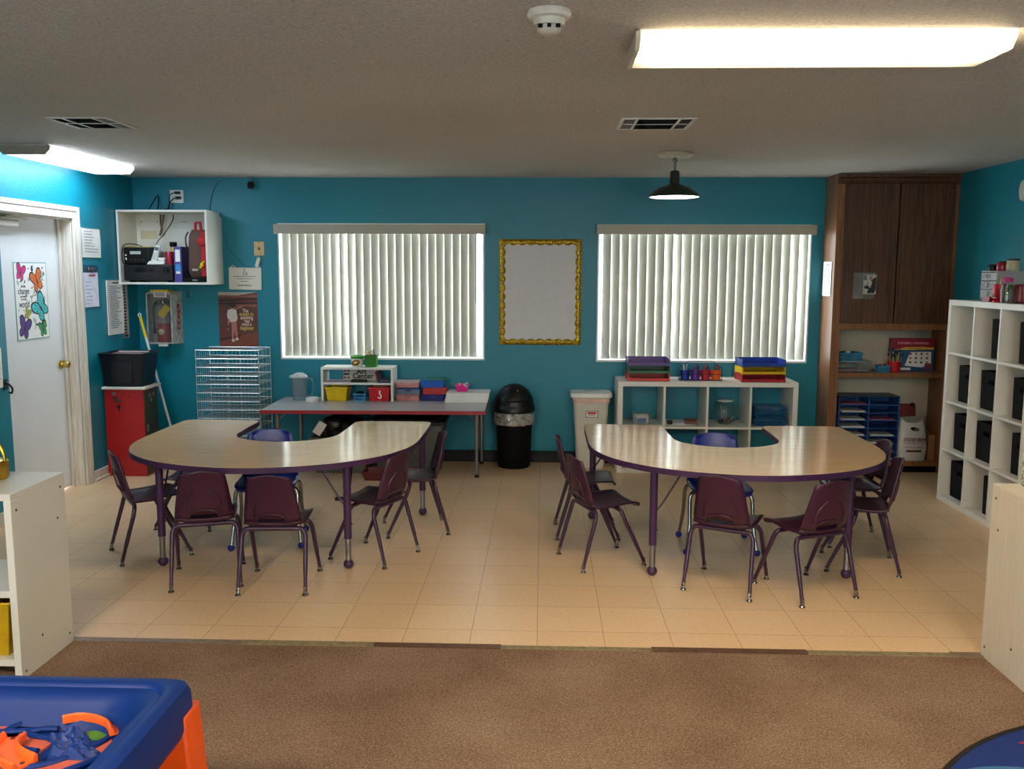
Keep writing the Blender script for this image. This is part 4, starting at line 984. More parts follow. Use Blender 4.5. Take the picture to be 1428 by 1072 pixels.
# accessibility sign
mb = MB()
root = thing('accessibility_sign', 'white accessibility notice with a wheelchair symbol hung beside the window', 'sign', (-2.58, YB-0.008, 1.595))
mb.T = Matrix.Rotation(math.radians(0.8), 4, 'Y')
mb.box(-0.142, 0.142, -0.005, 0.006, -0.095, 0.095)
mb.build('panel', pm('ivory_sign', (222, 218, 204), 0.5, var=0.02), root, bevel=0.002)
mb = MB()
for x in (-0.105, 0.115): mb.tube([(x+0.014*math.cos(a), 0, 0.097+0.016*math.sin(a)) for a in [2*PI*k/10 for k in range(10)]], 0.0035, 6, closed=True)
mb.build('hang_tab', WHITE, root)
mb = MB(); y = -0.0058
mb.tube([(0.0+0.016*math.cos(a), y, 0.046+0.016*math.sin(a)) for a in [PI*0.75+1.5*PI*k/14 for k in range(14)]], 0.0022, 6)
mb.tube([(-0.004, y, 0.074), (-0.003, y, 0.052), (0.012, y, 0.052), (0.02, y, 0.034), (0.026, y, 0.037)], 0.0024, 6); mb.ball((-0.005, y, 0.084), 0.0055, n=8)
for z, a, b in ((0.018, -0.105, 0.095), (-0.002, -0.07, 0.068), (-0.024, -0.035, 0.03)):
    x = a; r = random.Random(int(z*1000)+9)
    while x < b:
        w = r.uniform(0.006, 0.018); mb.box(x, min(b, x+w), y, y+0.001, z-0.0025, z+0.0025); x += w+0.004
r = random.Random(2); x = -0.07
while x < 0.05: mb.box(x, x+0.007, y, y+0.001, -0.063, -0.054); x += 0.0105
mb.build('print', INK, root)
# poster: boy with a ball
def boy_poster():
    root = thing('beginner_poster', 'brown photo poster of a standing child under the accessibility sign', 'poster', (-2.655, YB-0.001, 1.24))
    w, h = 0.345, 0.475; a, b = w/2, h/2
    P = lambda n, c: pm('boyposter_'+n, c, 0.4, var=0.12, scale=25)
    mats = [P('brown', (98, 54, 44)), P('sky', (178, 168, 160)), P('dark', (58, 30, 26)), P('rose', (140, 84, 74)), P('ground', (122, 66, 50)), P('shirt', (216, 206, 200)), P('skin', (176, 116, 98)), P('hair', (52, 40, 38)), P('ball', (70, 40, 40))]
    mb = MB(); mb.keep = True
    mb.box(-a, a, -0.0012, 0, -b, b, 0)
    L = [0.0012]
    def q(pts, m):
        L[0] += 0.00012; mb.poly([(x*w, -L[0], z*h) for x, z in pts], m)
    q([(-.5, .45), (.0, .44), (.5, .5), (-.5, .5)], 1)
    q([(-.5, .42), (.5, .40), (.5, .46), (.1, .43), (-.5, .45)], 3); q([(-.5, .33), (.5, .37), (.5, .40), (-.5, .36)], 2)
    q([(-.5, .27), (.5, .29), (.5, .32), (-.5, .30)], 2); q([(-.1, .25), (.5, .23), (.5, .28), (-.1, .275)], 3)
    q([(-.5, -.37), (.0, -.30), (.5, -.23), (.5, -.5), (-.5, -.5)], 4)
    q([(-.5, -.36), (.05, -.28), (.05, -.31), (-.5, -.40)], 2)
    q([(-.27, .17), (-.16, .20), (-.05, .18), (-.02, .02), (-.05, -.03), (-.18, -.06), (-.26, -.02), (-.29, .08)], 5)
    q([(-.27, .02), (-.22, .0), (-.24, -.1), (-.28, -.09)], 6)
    q([(-.18, -.05), (-.05, -.03), (-.05, -.14), (-.03, -.34), (-.08, -.36), (-.11, -.18), (-.14, -.36), (-.18, -.37), (-.18, -.15)], 6)
    q([(-.18, -.36), (-.12, -.36), (-.12, -.41), (-.18, -.41)], 5); q([(-.09, -.35), (-.02, -.34), (-.02, -.38), (-.09, -.39)], 5)
    c = lambda x, z, r, n=14, k=.72: [(x+r*math.cos(2*PI*i/n), z+r*k*math.sin(2*PI*i/n)) for i in range(n)]
    q(c(-.13, .25, .085), 6); q(c(-.135, .275, .09), 7); q(c(-.27, -.19, .06), 8); q(c(-.275, -.185, .045), 3)
    q([(-.05, .22), (.12, .255), (.13, .235), (-.03, .19)], 6)
    mb.build('hanging_print', mats, root, smooth=False)
    y = -0.0042
    LET = pm('poster_letter', (224, 208, 186), 0.5); LEY = pm('poster_letter_gold', (214, 190, 96), 0.5)
    for body, sz, x, z, m in (('The', 0.046, 0.065, 0.075, LET), ('expert in', 0.046, 0.072, 0.047, LEY), ('anything', 0.046, 0.074, 0.016, LET), ('was', 0.042, 0.078, -0.014, LET), ('once a', 0.046, 0.072, -0.041, LET), ('beginner', 0.047, 0.074, -0.075, LEY)):
        text(body, sz, (x, y, z), FRONT, m, root, sx=0.72, bold=0.0007)
boy_poster()
root = thing('clear_hook', 'clear plastic adhesive hook on the wall below the wall cabinet', 'hook', (-3.094, YB, 1.465))
mb = MB(); mb.box(-0.012, 0.012, -0.003, -0.001, -0.04, 0.04); mb.tube(catmull([(0, -0.003, 0.0), (0, -0.02, -0.01), (0, -0.022, -0.025), (0, -0.012, -0.035)], 3), 0.005, 6); mb.build('hanging_hook', clear('hook_plastic', (205, 225, 228), 0.3, milky=0.08), root)

# chrome letter rack
root = thing('wire_letter_rack', 'tall chrome wire letter rack below the photo poster', 'letter rack', (-2.625, 7.46, 0))
mb = MB(); a, d0, d1 = 0.265, -0.165, 0.155; WIRE = pm('chrome_wire', (214, 218, 216), 0.28, 1.0)
for x in (-a, 0.0, a):
    for y in (d0, d1): mb.tube([(x, y, 0.0), (x, y, 1.012)], 0.0042, 6)
for x in (-a, a):
    for k in range(1, 7): y = d0+(d1-d0)*k/7; mb.tube([(x, y, 0.02), (x, y, 1.005)], 0.0016, 4)
for k in range(1, 16): x = -a+2*a*k/16; mb.tube([(x, d1, 0.02), (x, d1, 1.005)], 0.0014, 4)
mb.build('rack_frame', WIRE, root)
for k in range(14):
    z = 1.005-0.072*k
    mb = MB(); mb.tube([(-a, d0, z), (a, d0, z), (a, d1, z), (-a, d1, z)], 0.0036, 6, closed=True)
    for i in range(1, 24): x = -a+2*a*i/24; mb.tube([(x, d0, z+0.002), (x, d1, z+0.002)], 0.0019, 4)
    for i in range(1, 4): y = d0+(d1-d0)*i/4; mb.tube([(-a, y, z-0.001), (a, y, z-0.001)], 0.0022, 4)
    mb.build('wire_tray', WIRE, root)
# ------------------------------------------------------------------ long art table
TZ = 0.572
root = thing('art_table', 'long grey-topped table with red edge under the window', 'table', (-1.343, 7.27, 0), math.radians(1.2))
GREYT = pm('grey_laminate', (166, 164, 166), 0.28, var=0.05, scale=10); REDE = pm('red_edge', (150, 26, 38), 0.4)
mb = MB(); mb.box(-0.893, 0.893, -0.377, 0.377, TZ-0.03, TZ-0.0015, 1); mb.box(-0.888, 0.888, -0.372, 0.372, TZ-0.0015, TZ, 0); mb.build('tabletop', [GREYT, REDE], root, bevel=0.002)
GLEG = pm('grey_leg_enamel', (128, 126, 124), 0.35, 0.6)
for x, y in ((-0.80, -0.21), (0.815, -0.21), (-0.74, 0.30), (0.83, 0.30)):
    mb = MB(); mb.tube([(x, y, TZ-0.03), (x, y, 0.24)], 0.019, 12); mb.tube([(x, y, 0.25), (x, y, 0.02)], 0.0145, 12); leg = mb.build('leg', GLEG, root)
    mb = MB(); mb.lathe([(0, 0), (0.017, 0), (0.018, 0.02), (0.0145, 0.026), (0, 0.027)], 12, (x, y, 0)); mb.build('foot_cap', BLACK, leg)
    mb = MB(); s = -1 if x > 0 else 1; mb.tube([(x, y, 0.46), (x+s*0.09, y, TZ-0.031)], 0.005, 6); mb.build('brace', GLEG, root)
# things on the table
root = thing('water_pitcher', 'clear plastic water pitcher with white lid at the table end by the wire rack', 'pitcher', (-2.06, 7.44, TZ))
mb = MB(); mb.lathe([(0.0, 0.002), (0.056, 0.002), (0.06, 0.008), (0.068, 0.20), (0.066, 0.20), (0.058, 0.01), (0.0, 0.006)], 24, cap0=False, cap1=False); mb.build('jug', clear('pitcher_plastic', (214, 228, 232), 0.2, milky=0.10), root)
mb = MB(); mb.lathe([(0.0, 0.235), (0.03, 0.232), (0.06, 0.215), (0.071, 0.206), (0.071, 0.195), (0.0, 0.195)][::-1], 24, cap0=False, cap1=False); mb.taper((-0.085, -0.06, -0.018, 0.018), 0.19, (-0.08, -0.06, -0.012, 0.012), 0.212); mb.build('lid', clear('milky_lid', (225, 232, 234), 0.2, milky=0.36), root)
mb = MB(); mb.tube(catmull([(0.064, 0, 0.18), (0.10, 0, 0.185), (0.115, 0, 0.14), (0.112, 0, 0.07), (0.09, 0, 0.035), (0.058, 0, 0.04)], 4), 0.007, 8); mb.build('handle', clear('pitcher_plastic', (214, 228, 232)), root)
mb = MB(); mb.lathe([(0, 0), (0.052, 0), (0.056, 0.006), (0.056, 0.03), (0.05, 0.036), (0, 0.038)], 24); o = mb.build('plastic_tub', pm('tub_white', (216, 218, 216), 0.4)); o.location = (-1.932, 7.36, TZ); tag(o, 'small round white lidded tub beside the water pitcher', 'tub')
root = thing('tabletop_shelf', 'small white two-tier shelf standing on the long grey table', 'shelf', (-1.556, 7.49, TZ))
mb = MB(); a, d0, d1, hh = 0.305, -0.11, 0.115, 0.287
mb.box(-a, -a+0.018, d0, d1, 0, hh).box(a-0.018, a, d0, d1, 0, hh).box(-a+0.018, a-0.018, d0, d1, hh-0.018, hh); mb.build('carcass', MELW, root, bevel=0.0015)
mb = MB(); mb.box(-a+0.018, a-0.018, d0+0.004, d1, 0.142, 0.158); mb.build('shelf_board', MELW, root)
def bin_(name, label, cat, loc, a, b, h, mat, lip=0.008, parent=None, group=None, extra=None, t=0.004):
    root = thing(name, label, cat, loc, 0, group)
    mb = MB(); mb.tub(a, 0.0, b, h, t, lip=lip); mb.build('tub', mat, root, bevel=0.003)
    if extra: extra(root)
    return root
bin_('plastic_bin', 'yellow plastic bin on the lower tier of the small white shelf', 'bin', (-1.735, 7.485, TZ), (-0.078, 0.078, -0.085, 0.085), (-0.092, 0.092, -0.10, 0.10), 0.118, pm('bin_yellow', (216, 180, 10), 0.35))
def seahorse(root):
    mb = MB(); P = catmull([(-0.012, 0, 0.095), (0.004, 0, 0.098), (0.010, 0, 0.088), (0.004, 0, 0.075), (0.014, 0, 0.06), (0.018, 0, 0.042), (0.006, 0, 0.03), (-0.008, 0, 0.036), (-0.004, 0, 0.044)], 4)
    mb.T = Matrix.Translation((0.0, -0.094, -0.004)); n = len(P); mb.tube(P, [0.0035+0.004*math.sin(PI*min(1, i/n*1.3)) for i in range(n)], 6); mb.build('white_emblem', PAPER, root)
bin_('plastic_bin', 'red plastic bin with a white curved emblem on the small white shelf', 'bin', (-1.372, 7.485, TZ), (-0.078, 0.078, -0.085, 0.085), (-0.088, 0.088, -0.10, 0.10), 0.118, RED, extra=seahorse)
def basket(name, label, loc, w, d, h, mat, group=None, rz=0, flare=0.88):
    root = thing(name, label, 'basket', loc, rz, group)
    mb = MB(); a, b = w/2, d/2; f = flare
    mb.box(-a*f, a*f, -b*f, b*f, 0, 0.004)
    def ring(z, g, r): mb.tube([(-a*g, -b*g, z), (a*g, -b*g, z), (a*g, b*g, z), (-a*g, b*g, z)], r, 6, closed=True)
    ring(0.005, f, 0.004); ring(h*0.5, (1+f)/2, 0.0035); ring(h-0.004, 1.0, 0.006)
    n = max(5, int(w/0.014)); n2 = max(4, int(d/0.014))
    for i in range(n+1):
        t = -1+2*i/n
        for s in (-1, 1): mb.tube([(t*a*f, s*b*f, 0.004), (t*a, s*b, h-0.004)], 0.0028, 4)
    for i in range(1, n2):
        t = -1+2*i/n2
        for s in (-1, 1): mb.tube([(s*a*f, t*b*f, 0.004), (s*a, t*b, h-0.004)], 0.0028, 4)
    mb.build('woven_sides', mat, root); return root
basket('plastic_basket', 'small blue basket between the yellow and red bins', (-1.545, 7.445, TZ), 0.10, 0.09, 0.062, pm('basket_blue', (60, 140, 196), 0.4))
mb = MB(); mb.ball((0, 0, 0.047), 0.04, sz=0.75, rough=0.4, n=12); o = mb.build('dark_yarn_ball', BLACKM); o.location = (-1.545, 7.445, TZ+0.005); tag(o, 'dark bundle lying in the small blue basket', 'yarn')
# art centre card and clutter on the upper tier
zt = TZ+0.1586
root = thing('art_center_card', 'printed Art Center card standing in the upper tier of the small shelf', 'card', (-1.54, 7.56, zt))
mb = MB(); mb.T = Matrix.Rotation(math.radians(-4), 4, 'X'); mb.box(-0.17, 0.17, 0, 0.003, 0, 0.105, 0)
for x, w, m in ((-0.168, 0.022, 1), (-0.147, 0.016, 2), (-0.13, 0.014, 3), (0.11, 0.022, 2), (0.135, 0.03, 1)):
    for k in range(3): mb.poly([(x, -0.0006, 0.01+k*0.03), (x+w, -0.0006, 0.018+k*0.028), (x+w*0.8, -0.0006, 0.034+k*0.03), (x+w*0.1, -0.0006, 0.03+k*0.03)], m if k != 1 else 3)
mb.build('printed_card', [pm('card_cream', (206, 202, 194), 0.6), pm('card_red', (140, 60, 50), 0.6), pm('card_pink', (180, 120, 130), 0.6), INK], root)
text('Art', 0.062, (-0.01, -0.006, 0.075), FRONT, INK, root, bold=0.0014); text('Center', 0.062, (0.0, -0.003, 0.035), FRONT, INK, root, bold=0.0014)
mb = MB(); mb.box(-0.07, 0.07, -0.02, 0.02, 0, 0.018); mb.box(-0.065, 0.065, -0.016, 0.016, 0.018, 0.024); o = mb.build('pencil_tray', BLACK, bevel=0.003); o.location = (-1.545, 7.43, zt); tag(o, 'black pencil tray in front of the Art Center card', 'tray')
mb = MB(); mb.box(-0.11, 0.11, -0.05, 0.06, 0, 0.006); o = mb.build('paper_pad', pm('mauve_paper', (170, 150, 165), 0.8)); o.location = (-1.72, 7.46, zt); tag(o, 'mauve paper pad on the upper tier of the small shelf', 'paper pad')
for k, (x, c) in enumerate(((-1.362, (120, 40, 44)), (-1.343, (40, 46, 70)), (-1.325, (30, 30, 34)))):
    mb = MB(); mb.T = Matrix.Rotation(math.radians(-14), 4, 'Y'); mb.box(-0.006, 0.006, -0.06, 0.06, 0.002, 0.09); o = mb.build('small_notebook', pm('notebook_%d' % k, c, 0.6)); o.location = (x-0.02, 7.47, zt+0.001)
    tag(o, ('dark red', 'navy', 'black')[k] + ' small notebook leaning in the upper tier by the shelf side', 'notebook', 'leaning notebooks')
mb = MB(); mb.taper((-0.05, 0.05, -0.06, 0.05), 0, (-0.042, 0.042, -0.05, 0.04), 0.03); o = mb.build('craft_scissors_case', pm('case_slate', (44, 50, 74), 0.5), bevel=0.004); o.location = (-1.335, 7.44, zt+0.0); o.location.x = -1.322; 
tag(o, 'low slate-blue case at the end of the upper tier', 'case')
# green caddy on the shelf
zc = TZ+0.288
root = thing('crayon_bucket', 'green-lidded crayon bucket standing on the small white shelf', 'bucket', (-1.565, 7.46, zc))
mb = MB(); mb.lathe([(0, 0), (0.045, 0), (0.052, 0.075), (0, 0.075)], 20, sx=1.05); mb.build('bucket_body', pm('bucket_clear_white', (206, 222, 206), 0.3), root)
mb = MB(); mb.lathe([(0.055, 0.072), (0.058, 0.078), (0.052, 0.09), (0.03, 0.098), (0, 0.1)], 20, sx=1.05); mb.build('lid', GREEN, root)
mb = MB(); 
for k, m in ((0, 0), (1, 1), (2, 2)): mb.poly([((0.034-k*0.009)*math.cos(t)*1.0-0.004, -0.0535-k*0.0008, 0.037+(0.024-k*0.007)*math.sin(t)+0.15*(0.034-k*0.009)*math.cos(t)) for t in [2*PI*i/14 for i in range(14)]], m)
mb.build('round_label', [pm('label_dark', (70, 40, 30)), pm('label_orange', (220, 110, 40)), pm('label_gold', (230, 200, 90))], root, solid=0.001)
root = bin_('crayon_caddy', 'square green caddy of scissors and markers on the small white shelf', 'caddy', (-1.445, 7.46, zc), (-0.046, 0.046, -0.04, 0.04), (-0.05, 0.05, -0.045, 0.045), 0.098, pm('caddy_green', (34, 118, 14), 0.35), lip=0.003)
for k in range(5):
    mb = MB(); x = -0.03+k*0.015; mb.tube([(x, 0.01*(k % 2), 0.006), (x+random.uniform(-0.008, 0.012), 0.012*(k % 2), 0.118+0.008*k)], 0.0038, 6)
    o = mb.build('colored_marker', pm('marker_%d' % k, [(40, 40, 44), (220, 180, 140), (30, 60, 40), (70, 90, 120), (60, 70, 90)][k], 0.5)); o.location = (-1.445, 7.46, zc)
    tag(o, 'marker standing in the square green caddy', 'marker', 'markers in the green caddy')
root = thing('scissors', 'cream-handled scissors standing in the square green caddy', 'scissors', (-1.475, 7.455, zc))
mb = MB()
for s in (-1, 1): mb.tube([(s*0.012+0.014*math.cos(t)*0.9, 0, 0.12+0.016*math.sin(t)) for t in [2*PI*k/10 for k in range(10)]], 0.005, 6, closed=True)
mb.build('handles', pm('scissor_cream', (224, 206, 150), 0.4), root)
mb = MB(); mb.tube([(-0.008, 0, 0.105), (0.002, 0, 0.02)], 0.003, 6); mb.tube([(0.008, 0.004, 0.105), (0.002, 0.004, 0.02)], 0.003, 6); mb.build('blades', STEEL, root)
# pencil boxes
def pbox(label, x, y, z, col, lid, w=0.205, rz=0):
    root = thing('pencil_box', label, 'pencil box', (x, y, z), rz, 'plastic pencil boxes on the grey table')
    mb = MB(); mb.tub((-w/2+0.008, w/2-0.008, -0.06, 0.06), 0, (-w/2+0.003, w/2-0.003, -0.066, 0.066), 0.040, 0.003); mb.build('box_body', col, root, bevel=0.003)
    mb = MB(); mb.taper((-w/2, w/2, -0.07, 0.07), 0.0405, (-w/2+0.006, w/2-0.006, -0.064, 0.064), 0.056); mb.build('lid', lid, root, bevel=0.004)
    mb = MB(); mb.box(-0.025, 0.025, -0.0745, -0.0708, 0.026, 0.046); mb.build('snap_latch', lid, root)
PK = pm('clear_pink_box', (196, 130, 132), 0.3, var=0.15); DB = pm('box_navy', (30, 60, 120), 0.3); DN = pm('box_deep_blue', (24, 30, 110), 0.3); RD = pm('box_red', (190, 56, 50), 0.3); BL = pm('box_blue', (24, 90, 190), 0.3); PL = pm('lid_pale', (190, 166, 168), 0.3); GR = pm('lid_green', (30, 110, 90), 0.35); GB = pm('clear_grey_box', (110, 126, 150), 0.3, var=0.15)
for x, set_ in ((-1.135, ((PK, pm('lid_faded_pink', (150, 96, 98), 0.35), 'faded pink pencil box at the bottom of the stack beside the small shelf'), (GB, DB, 'clear pencil box with navy lid in the middle of the stack beside the small shelf'), (PK, PL, 'pale pink pencil box on top of the stack beside the small shelf'))),
                (-0.925, ((DN, DN, 'deep blue pencil box at the bottom of the stack beside the white boxes'), (RD, RD, 'red pencil box in the middle of the stack beside the white boxes'), (BL, BL, 'bright blue pencil box on top of the stack beside the white boxes')))):
    for k, (c, l, lab) in enumerate(set_): pbox(lab, x+(0.0, 0.004, -0.003)[k]+(0.012 if (k == 1 and x > -1) else 0), 7.50, TZ+k*0.0566, c, l)
mb = MB(); mb.box(-0.09, 0.09, -0.01, 0.05, 0, 0.012); mb.box(-0.085, 0.085, -0.006, 0.046, 0.012, 0.016); o = mb.build('green_case', GR, bevel=0.003); o.location = (-0.90, 7.52, TZ+0.17); tag(o, 'flat dark green case lying on the blue pencil box', 'case')
for k in range(3):
    root = thing('white_box', ('flat white box at the bottom of the pile at the table end', 'flat white box in the middle of the pile at the table end', 'flat white box on top of the pile under the pink basket')[k], 'box', (-0.634+0.006*k, 7.50, TZ+k*0.0265), math.radians((0.5, 1.4, 0.8)[k]), 'flat white boxes')
    mb = MB(); mb.box(-0.178, 0.178, -0.135, 0.13, 0, 0.014); mb.build('tray', PAPER, root, bevel=0.001)
    mb = MB(); mb.box(-0.181, 0.181, -0.138, 0.133, 0.0145, 0.026); mb.build('lid', pm('box_lid_white', (226, 228, 228), 0.5), root, bevel=0.001)
root = bin_('pink_basket', 'small bright pink basket with googly eyes on the white boxes', 'basket', (-0.675, 7.49, TZ+0.0795), (-0.042, 0.042, -0.032, 0.032), (-0.055, 0.055, -0.042, 0.042), 0.062, pm('hot_pink', (226, 40, 140), 0.35, var=0.2, scale=90), lip=0.002)
for x, z in ((-0.02, 0.066), (0.025, 0.062), (0.042, 0.072), (0.035, 0.05)):
    mb = MB(); mb.ball((x, -0.042, z), 0.0115, 0, n=10); mb.ball((x+0.002, -0.0505, z+0.001), 0.005, 1, n=8); mb.build('googly_eye', [PAPER, BLACK], root)

# ------------------------------------------------------------------ under the table
root = thing('grey_tote', 'large grey storage tote under the grey table', 'tote', (-1.10, 7.33, 0))
mb = MB(); mb.tub((-0.24, 0.24, -0.18, 0.20), 0, (-0.29, 0.29, -0.21, 0.235), 0.42, 0.006, lip=0.015); mb.build('tub', pm('tote_grey', (84, 84, 84), 0.5), root, bevel=0.006)
root = thing('black_tote_lid', 'black lid covering the large grey tote', 'lid', (-1.10, 7.33, 0.4205))
mb = MB(); mb.box(-0.315, 0.315, -0.235, 0.26, 0, 0.03); mb.box(-0.28, 0.28, -0.2, 0.22, 0.03, 0.045); mb.build('lid_panel', BLACK, root, bevel=0.008)
root = thing('clear_tote', 'grey clear tote filled with a black bag beside the large grey tote', 'tote', (-1.68, 7.35, 0))
mb = MB(); mb.tub((-0.19, 0.22, -0.17, 0.20), 0, (-0.225, 0.255, -0.20, 0.22), 0.30, 0.005, lip=0.01); mb.build('tub', pm('tote_smoke', (112, 112, 108), 0.45), root, bevel=0.005)
mb = MB(); mb.ball((0, 0, 0.0), 0.2, sx=0.95, sy=0.78, sz=0.62, rough=0.5, n=24, seed=4); o = mb.build('black_bag', pm('black_bag', (12, 13, 14), 0.35, bump=0.4, bscale=14), subsurf=1); o.location = (-1.655, 7.36, 0.345); tag(o, 'crumpled black bag stuffed in the clear tote under the table', 'bag')
mb = MB(); mb.T = Matrix.Rotation(math.radians(32), 4, 'Y') @ Matrix.Rotation(math.radians(-12), 4, 'X'); mb.box(-0.035, 0.035, -0.001, 0.001, -0.055, 0.055); o = mb.build('white_tag', PAPER); o.location = (-1.84, 7.215, 0.368); tag(o, 'white paper tag stuck to the crumpled black bag', 'tag')
root = bin_('red_tray', 'low dusty red tray on the floor before the totes', 'tray', (-1.22, 7.02, 0.0), (-0.19, 0.19, -0.10, 0.08), (-0.21, 0.21, -0.11, 0.09), 0.07, pm('dusty_red', (104, 40, 40), 0.6), lip=0.005)

# ------------------------------------------------------------------ board with gold border
root = thing('bulletin_board', 'white paper bulletin board with a scalloped gold border between the windows', 'bulletin board', (-0.020, YB-0.002, 1.487))
a, b = 0.352, 0.452
def m_crepe():
    m = pm('board_paper', (216, 214, 216), 0.85, var=0.03, bump=0.35, bscale=9)
    return m
mb = MB(); mb.box(-a+0.01, a-0.01, -0.004, 0, -b+0.01, b-0.01); mb.build('hanging_paper', m_crepe(), root)
def m_glitter():
    m, nt, bb = newmat('gold_glitter_border')
    tc = node(nt, 'ShaderNodeTexCoord'); vo = node(nt, 'ShaderNodeTexVoronoi', Scale=160.0); nt.links.new(tc.outputs['Object'], vo.inputs['Vector'])
    rp = node(nt, 'ShaderNodeValToRGB'); e = rp.color_ramp.elements; e[0].position = 0.1; e[0].color = lin((128, 92, 8)); e[1].position = 0.9; e[1].color = lin((240, 204, 70))
    sp = node(nt, 'ShaderNodeSeparateXYZ'); nt.links.new(vo.outputs['Color'], sp.inputs[0]); nt.links.new(sp.outputs[0], rp.inputs['Fac']); nt.links.new(rp.outputs[0], bb.inputs['Base Color'])
    bp = node(nt, 'ShaderNodeBump', Strength=0.7, Distance=0.004); nt.links.new(sp.outputs[1], bp.inputs['Height']); nt.links.new(bp.outputs[0], bb.inputs['Normal'])
    bb.inputs['Metallic'].default_value = 0.75; bb.inputs['Roughness'].default_value = 0.3
    return m
GLIT = m_glitter()
def border(L, horiz, at, sgn):
    mb = MB(); n = 8*max(1, round(L/0.078)); rows = []
    o_, i_ = [], []
    for k in range(n+1):
        t = -L/2 + L*k/n; w = 0.038 + 0.016*abs(math.sin(PI*k/8))
        zo, zi = at, at - sgn*w
        o_.append((t, -0.0055, zo) if horiz else (zo, -0.0065, t)); i_.append((t, -0.0055, zi) if horiz else (zi, -0.0065, t))
    mb.grid([o_, i_]); return mb.build('gold_border', GLIT, root, solid=0.0012)
border(2*a, True, b, 1); border(2*a, True, -b, -1); border(2*b, False, a, 1); border(2*b, False, -a, -1)

# ------------------------------------------------------------------ bins
root = thing('swing_top_bin', 'black round swing-top trash bin standing against the teal wall', 'trash bin', (-0.235, 7.52, 0))
mb = MB(); mb.lathe([(0, 0.0), (0.132, 0.0), (0.138, 0.01), (0.160, 0.47), (0.156, 0.47), (0.132, 0.02), (0, 0.02)], 36, cap0=False, cap1=False); mb.build('bin_body', BLACKM, root)
mb = MB(); LIN = clear('bin_liner', (226, 224, 220), 0.4, 0.25, milky=0.30)
fn = lambda r, z, a: r + 0.006*math.sin(a*9+z*30) + 0.004*math.sin(a*17-z*50)
mb.lathe([(0.163, 0.49), (0.170, 0.46), (0.172, 0.42), (0.168, 0.385), (0.163, 0.375), (0.160, 0.40)], 72, cap0=False, cap1=False, fn=fn); mb.build('liner_bag', LIN, root)
mb = MB(); mb.tube([((0.166+0.004*math.sin(a*7))*math.cos(a), (0.166+0.004*math.sin(a*7))*math.sin(a), 0.383+0.006*math.sin(a*5)) for a in [2*PI*k/48 for k in range(48)]], 0.004, 6, closed=True); mb.build('drawstring', pm('red_drawstring', (196, 120, 108), 0.5), root)
mb = MB(); prof = [(0.168, 0.478), (0.177, 0.482), (0.179, 0.52), (0.172, 0.53)]
for k in range(1, 13): t = (PI/2)*k/12; prof.append((0.170*math.cos(t), 0.53+0.186*math.sin(t)))
mb.lathe(prof[:-1]+[(0.004, 0.716)], 40, cap0=False); mb.build('lid', BLACK, root)
mb = MB(); rows = []
for j in range(9):
    el = math.radians(14+62*j/8); r = []
    for i in range(15):
        az = math.radians(-90 + (-52+104*i/14)*math.sin(PI*(0.12+0.76*j/8))**0.7) + math.radians(10)
        q = 1.022; r.append((0.170*q*math.cos(el)*math.cos(az), 0.170*q*math.cos(el)*math.sin(az), 0.53+0.186*q*math.sin(el)))
    rows.append(r)
mb.grid(rows); mb.build('swing_flap', BLACK, root, solid=0.006)
mb = MB(); mb.ball((0.03, -0.118, 0.668), 0.012, n=8, rough=0.8); mb.build('bright_mark', pm('pale_metal_mark', (150, 150, 150), 0.3, 0.8), root)  # small pale metallic mark on the flap

root = thing('slim_trash_bin', 'slim white trash bin beside the low white cube shelf', 'trash bin', (0.42, 7.56, 0))
def rr(w, d, r, z, n=5):
    P = []
    for cx, cy, a0 in ((w-r, -d+r, -PI/2), (w-r, d-r, 0), (-w+r, d-r, PI/2), (-w+r, -d+r, PI)):
        for k in range(n+1): t = a0+PI/2*k/n; P.append((cx+r*math.cos(t), cy+r*math.sin(t), z))
    return P
BINW = pm('bin_offwhite', (208, 204, 194), 0.45, var=0.04)
mb = MB(); mb.loft([rr(0.112, 0.085, 0.03, 0.0), rr(0.118, 0.09, 0.032, 0.02), rr(0.148, 0.118, 0.04, 0.585), rr(0.152, 0.122, 0.04, 0.6)]); mb.build('bin_body', BINW, root)
mb = MB(); mb.loft([rr(0.153, 0.123, 0.04, 0.565), rr(0.157, 0.127, 0.04, 0.585), rr(0.155, 0.125, 0.04, 0.605)], cap0=False, cap1=False); mb.build('liner_edge', pm('liner_pinkish', (214, 180, 166), 0.6, bump=0.6, bscale=30), root)
mb = MB(); mb.loft([rr(0.155, 0.125, 0.04, 0.603), rr(0.176, 0.138, 0.05, 0.612), rr(0.178, 0.139, 0.05, 0.632), rr(0.170, 0.133, 0.05, 0.648), rr(0.12, 0.09, 0.04, 0.655)]); mb.build('lid', pm('bin_lid_white', (222, 222, 216), 0.4), root, bevel=0.003)
mb = MB(); mb.T = Matrix.Translation((0.005, -0.0036, 0.012)); mb.box(-0.052, 0.052, -0.1105, -0.1035, 0.428, 0.486, 0); mb.box(-0.047, 0.047, -0.1112, -0.1105, 0.433, 0.481, 1); mb.box(-0.036, 0.036, -0.1118, -0.1112, 0.460, 0.476, 2)
for k in range(2): mb.box(-0.03, 0.03, -0.1118, -0.1112, 0.444+k*0.009, 0.448+k*0.009, 3)
mb.build('printed_label', [pm('label_edge_red', (110, 60, 56)), PAPER, pm('label_red', (196, 40, 44)), GREYINK], root)
mb = MB(); r = random.Random(3)
for k in range(16): x, y = -0.06+0.009*k, r.uniform(-0.05, 0.02); mb.box(x, x+0.006, y, y+0.03, 0.6555, 0.6562)
mb.build('lid_writing', GREYINK, root)

